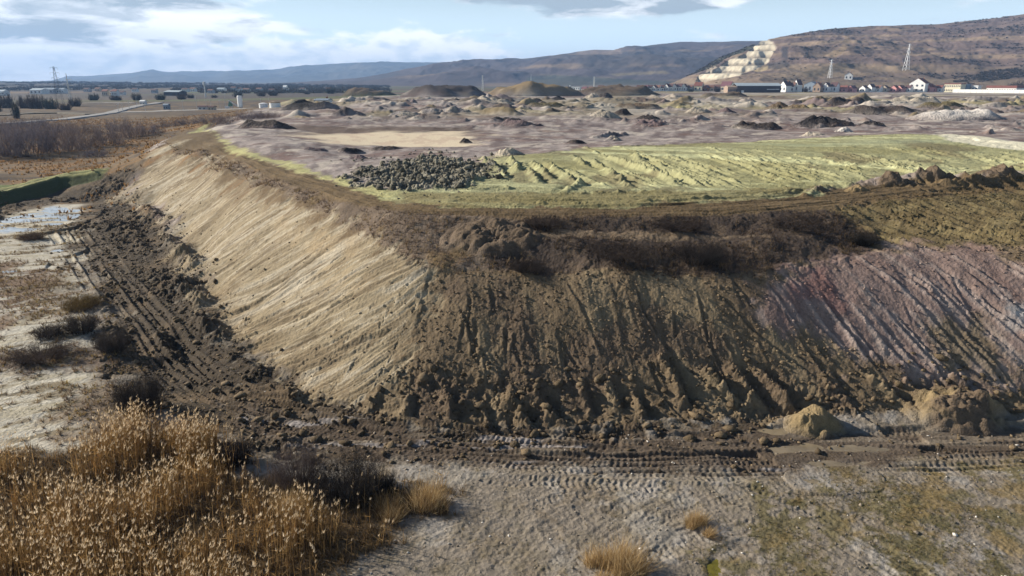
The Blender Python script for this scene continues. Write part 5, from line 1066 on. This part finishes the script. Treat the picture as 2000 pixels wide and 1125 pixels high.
# concrete plant: silo, hopper and belt, tanks
whitem = mat('white_paint', (.80,.80,.79), .5, .06, .5); greenp = mat('green_steel', (.10,.22,.17), .6, .15, 1)
x, y, z = place(470, 212); k = math.hypot(x, y)/FPX; root = tag(empty('silo', (x, y, z)), 'tall white cement silo in the works yard', 'silo')
m = MB(); m.cyl(0, 0, 3.2*k, 21*k, 4.2*k, n=28); m.cyl(0, 0, 21*k, 22*k, 4.2*k, 3.4*k, 28); m.cyl(0, 0, 1.2*k, 3.2*k, 1.5*k, 4.2*k, 28); m.make('barrel', whitem, root)
for a in range(4): m = MB(); m.bar((3.4*k*math.cos(a*1.57+.6), 3.4*k*math.sin(a*1.57+.6), 0), (3.4*k*math.cos(a*1.57+.6), 3.4*k*math.sin(a*1.57+.6), 3.4*k), .16, 6); m.make('leg', galv, root)
m = MB(); m.bar((-3.2*k, -1.5*k, 21.8*k), (3.2*k, -1.5*k, 21.8*k), .08); m.bar((-3.2*k, 1.5*k, 21.8*k), (3.2*k, 1.5*k, 21.8*k), .08); m.bar((0, -4.3*k, .5*k), (0, -4.3*k, 22*k), .15); m.make('ladder', galv, root)
x, y, z = place(452, 212); root = tag(empty('mixing_plant', (x, y, z)), 'green mixing plant with a sloping belt leading up to the silo', 'mixing plant')
m = MB(); m.add([(-5*k,-2*k,4*k),(3*k,-2*k,4*k),(3*k,2*k,4*k),(-5*k,2*k,4*k),(-2*k,-2*k,13*k),(0,-2*k,13*k),(0,2*k,13*k),(-2*k,2*k,13*k)], [(3,2,1,0),(4,5,6,7),(0,1,5,4),(1,2,6,5),(2,3,7,6),(3,0,4,7)]); m.make('hopper', greenp, root)
m = MB(); m.bar((-3*k, -2.4*k, 14*k), (14*k, -2.4*k, 3*k), .8*k); m.make('belt', galv, root)
m = MB(); m.box(-10*k, -3*k, -3*k, 1*k, .2*k, 4*k); m.make('bunker', whitem, root)
for dx in (-4, 2): m = MB(); m.bar((dx*k, 0, 0), (dx*k, 0, 4.1*k), .3); m.make('leg', galv, root)
def tank(u, v, w, h, label, rm):
    x, y, z = place(u, v); k = math.hypot(x, y)/FPX; root = tag(empty('storage_tank', (x, y, z)), label, 'tank'); m = MB(); m.cyl(0, w*k/2, -.2, h*k, w*k/2, n=32); m.make('shell', whitem, root); m = MB(); m.cyl(0, w*k/2, h*k+.01, h*k+.35, w*k/2+.15, n=32); m.cyl(0, w*k/2, h*k+.36, h*k+1.0, w*k/2, .4, 32); m.make('lid', rm, root)
tank(512, 211, 15, 6.5, 'low round white tank left of the brown lidded tank', whitem)
tank(534, 209, 19, 8, 'round white tank with a brown lid', mat('brown_lid', (.25,.19,.13), .8, .2, 1))
x, y, z = place(614, 203); k = math.hypot(x, y)/FPX; m = MB(); m.cyl(0, 2*k, -.3, 7*k, 2*k, n=20); m.cyl(0, 2*k, 7*k, 9*k, 2*k, .6*k, 20); o = m.make('small_silo', whitem); o.location = (x, y, z); tag(o, 'small white silo behind the long jet black heap', 'silo')
house(628, 204, 22, 5, 'white', 'blue', 'white shed with a blue roof beside the small white silo', .35, 'x', .6, name='shed', cat='shed', wins=4)
m = MB(); x, y, z = place(496, 215)
# works yard poles
POLES = [(358,214,16),(385,214,24),(404,213,16),(412,212,16),(430,212,14),(441,210,24),(510,207,14),(526,206,14),(240,218,14),(253,214,14),(268,210,18),(284,217,14),(232,220,14)]
for i, (u, v, h) in enumerate(POLES):
    x, y, z = place(u, v); k = math.hypot(x, y)/FPX; m = MB(); m.cyl(0, 0, -.3, h*k, .13, .09, 8); m.bar((-.9, 0, h*k*.93), (.9, 0, h*k*.93), .07); m.bar((0, 0, h*k), (1.2, 0, h*k+.25), .06)
    o = m.make('utility_pole', conc); o.location = (x, y, z); r_ = sorted(POLES).index((u, v, h)); tag(o, f'thin grey pole along the works road, {ordw[r_]} from the left', 'pole', 'poles along the works road')
# works sheds
for u, v, w, h, wl, rf, lb in [(395,215,14,4,'grey','dark','grey hut in the works yard under the taller pole'),(412,215,10,4,'beige','dark','beige hut just right of the grey works hut'),(324,214,8,5,'blue','blue','small blue cabin on the pale yard beside the works road'),(278,205,8,4,'white','white','white cabin at the top of the works road')]:
    house(u, v, w, h, wl, rf, lb, .3, 'x', .6, name='hut', cat='hut', wins=2, chimney=False)
# far town on the left
TN = [(0,187,14,4,'white','steel'),(70,184,20,4,'white','steel'),(92,183,22,4,'grey','blue'),(118,183,12,4,'white','blue'),(205,188,9,5,'beige','red'),(214,187,8,4,'white','brown'),(224,188,8,5,'white','red'),(238,186,7,3,'white','dark'),(335,187,26,4,'dark','steel'),(360,180,10,3,'white','dark'),(375,179,9,3,'white','brown'),(430,177,12,3,'white','steel'),(455,176,8,4,'grey','dark'),(466,174,8,3,'white','dark'),(556,172,6,5,'white','white'),(557,177,9,3,'white','dark'),(505,178,9,3,'grey','brown'),(590,176,8,3,'white','dark'),(640,174,8,3,'grey','dark'),(300,182,8,3,'grey','dark'),(168,180,9,3,'grey','dark'),(190,179,8,3,'beige','brown'),(262,180,8,3,'white','dark'),(480,180,10,3,'beige','brown'),(530,181,9,3,'grey','dark'),(410,182,9,3,'grey','brown')]
for i, (u, v, w, h, wl, rf) in enumerate(sorted(TN)):
    a, b, c = ray(u, v); d_ = (CAM_H)/max(.004, -c/b); d_ = min(d_, 1340); x, y = a/b*d_, d_
    nm = {'white':'white','grey':'grey','beige':'beige','dark':'dark'}[wl]; rn = {'steel':'steel','blue':'blue','red':'red','brown':'brown','dark':'dark','white':'white'}[rf]
    house(u, v, w, h, wl, rf, f'{nm} building with {rn} roof in the hazy left town, {ordw[i]} from the left', .4, 'x', .6, name='town_building', cat='building', group='buildings of the far left town', dist=d_, wins=3, chimney=False)
# roads on the plain
asph = mat('pale_asphalt', (.26,.25,.24), .9, .15, .2); yard = mat('pale_gravel', (.36,.33,.29), .95, .15, .3)
def ribbon(name, uv, wid, m, dz=.12):
    c = np.array(dens([tuple(p) for p in P(uv)], 6)); d = np.gradient(c, axis=0); d /= np.linalg.norm(d, axis=1)[:, None]; nrm = np.c_[-d[:, 1], d[:, 0]]
    hw = (wid if np.ndim(wid) else np.full(len(c), wid))[:, None]/2; a, b = c-nrm*hw, c+nrm*hw; n = len(c)
    zc = np.maximum(gz(c[:, 0], c[:, 1]), np.maximum(gz(a[:, 0], a[:, 1]), gz(b[:, 0], b[:, 1])))+dz
    for _ in range(4): zc[1:-1] = np.maximum(zc[1:-1], (zc[:-2]+2*zc[1:-1]+zc[2:])/4)
    V = np.concatenate([np.c_[a, zc], np.c_[b, zc], np.c_[a-nrm*hw*.3, zc-1.2], np.c_[b+nrm*hw*.3, zc-1.2]])
    F = []
    for i in range(n-1): F += [(i, i+1, n+i+1, n+i), (2*n+i, 2*n+i+1, i+1, i), (n+i, n+i+1, 3*n+i+1, 3*n+i)]
    return tag(mesh_from(name, V, F, m), kind='structure')
ribbon('road', [(-200,252),(-60,247),(60,240),(120,235),(170,228),(215,222),(245,213),(275,206),(300,203),(312,201)], 7, asph, .5)
ribbon('track_road', [(130,202),(200,200.5),(262,201)], 6, yard)
ribbon('yard', [(240,219),(300,218),(330,216),(420,214),(490,212)], 11, yard)
ribbon('hedge_bank', [(0,226),(60,222),(120,221),(180,224)], 8, mat('rough_grass', (.11,.09,.06), .95, .3, .3), .5)
# dark copse and scrub by the left horizon, far trees
def far_tree(u, v, w, h, k, label, name='bare_tree', group=None, hill_=False, dist=None):
    x, y, z = place(u, v, hill_)
    if dist: a, b, c = ray(u, v); x, y = a/b*dist, dist; z = float(gz([x], [y])[0])
    ds = math.hypot(x, y); o = bpy.data.objects.new(name, fm[k]); COL.objects.link(o); o.location = (x, y, z-.2); o.scale = (w/2*ds/FPX, w/2*ds/FPX, h*ds/FPX); o.rotation_euler = (0, 0, (u*13 % 628)/100); return tag(o, label, 'tree', group)
fm = []
for k in range(4):
    T = Tris(); twigs(T, 90, 1.0, 1.0, .030, [(.045,.042,.042),(.06,.05,.047),(.035,.042,.035),(.075,.058,.052)][k], sub=8)
    v, c = T.data(); o = mesh_from('bare_tree', v, np.arange(len(v)).reshape(-1, 3), twigm, col=np.clip(c, .01, .9)); fm.append(o.data); bpy.data.objects.remove(o)
FT = [(15,211,40,16),(45,211,44,18),(75,212,40,16),(52,202,14,20),(98,213,36,15),(120,215,36,12),(150,208,30,10),(5,218,40,14),(135,214,30,10),(32,232,20,24),(215,196,26,9),(240,196,24,9),(310,195,26,8),(180,196,30,9),(270,196,24,8),(345,194,30,9),(380,192,28,9),(420,191,30,8),(460,190,26,8),(540,187,40,10),(600,184,30,8),(500,188,26,8),(640,183,30,8)]
for i, (u, v, w, h) in enumerate(sorted(FT)):
    q_ = .55+.8*((i*47 % 17)/17); far_tree(u+(i*29 % 23)-11, v, w*.62*q_*(1.5-q_*.4), h*1.15*q_, i % 4, f'dark bare {"tree" if h > 13 else "thicket tree"} on the left plain before the town, {ordw[i]} from the left', group='trees on the far left plain')
FT2 = [(1402,172,14,10),(1424,171,12,10),(1440,166,16,7),(1566,174,14,9),(1574,175,10,8),(1672,172,16,7),(1736,172,14,8),(1800,168,12,9),(1840,170,16,8),(1890,170,14,10),(1990,174,26,17),(1975,172,18,12),(1700,165,14,7),(1350,166,12,6),(1230,166,12,6),(1120,166,12,5)]
for i, (u, v, w, h) in enumerate(sorted(FT2)):
    far_tree(u, v+1.5, w, h, (i*3) % 4, f'dark leafless tree among the village roofs, {ordw[i]} from the left', group='trees in the village', dist=1010+((i*37) % 50))
# scrub on the hill: too many to count, one mass
def mass(name, pts, k_scale, cols, label):
    T = Tris()
    for (x, y, z, w, h) in pts:
        n = 26; a = rng.uniform(0, 6.28, n); q = np.sqrt(rng.random(n))*w/2; p = np.stack([x+np.cos(a)*q*.6, y+np.sin(a)*q*.6, np.full(n, z-.3)], -1); d = np.stack([np.cos(a)*q*.7, np.sin(a)*q*.7, h*rng.uniform(.4, 1, n)], -1)
        T.blades(p, d, rdir(n), np.full(n, w*.12), pick(n, cols)*rng.uniform(.7, 1.3, (n, 1)))
    return tag(T.obj(name, twigm), label, 'scrub', kind='stuff')
X_, Y_, Z_, U_, V2_ = HILLC; pts = []
w_ = sst(fbm(X_*.0035, Z_*.075, 5, 35, .6)*-1+.5*fbm(X_*.012, Y_*.012, 5, 36, .6), .1, .35)*.5+.015+1.6*in_poly(U_, V2_, [(1860,160),(1920,140),(2000,128),(2100,120),(2100,150),(2000,150),(1920,160)])+1.2*in_poly(U_, V2_, [(1340,150),(1400,113),(1475,80),(1484,84),(1420,114),(1390,132)])
w_ = w_*(1-.97*qm[1:-8]); cell = w_.ravel()*np.maximum(0, np.gradient(Y_, axis=0)).ravel(); cell = cell/cell.sum()
for k in rng.choice(cell.size, 5200, p=cell): s = rng.uniform(1.6, 4.6); pts.append((X_.flat[k], Y_.flat[k], Z_.flat[k], s*1.3, s*.8))
mass('hill_scrub', pts, 1, [(.055,.045,.042),(.07,.055,.048),(.045,.045,.035)], 'dark leafless scrub scattered over the terraced hill')
pts = []
for _ in range(3600):
    u = rng.uniform(-60, 760); d_ = rng.uniform(1150, 3400); a, b, c = ray(u, 170); x = a/b*d_; t_ = (d_-1350)/(3600-1350); z = max(0, t_)*16*min(1, max(0, (820-u)/700)); s = rng.uniform(3, 8.5)
    if vn(np.array([x*.006]), np.array([d_*.003]), 5)[0] > -.15: pts.append((x, d_, z-1, s*2.0, s))
mass('town_woods', pts, 1, [(.05,.048,.05),(.065,.055,.052),(.04,.045,.042)], 'dark far off wood and garden trees across the left horizon')
# ---------------------------------------------------------------- air
m = bpy.data.materials.new('air'); m.use_nodes = True; N = NT(m.node_tree); N.n.clear(); o_ = N.new('ShaderNodeOutputMaterial'); pv = N.new('ShaderNodeVolumePrincipled')
pv.inputs['Color'].default_value = (.36, .58, .98, 1); pv.inputs['Density'].default_value = HAZE_D; pv.inputs['Anisotropy'].default_value = .1; N.l.new(pv.outputs[0], o_.inputs['Volume'])
b = MB(); b.box(-12000, 12000, -300, 12700, -60, 420); o = b.make('haze', m); tag(o, kind='stuff')
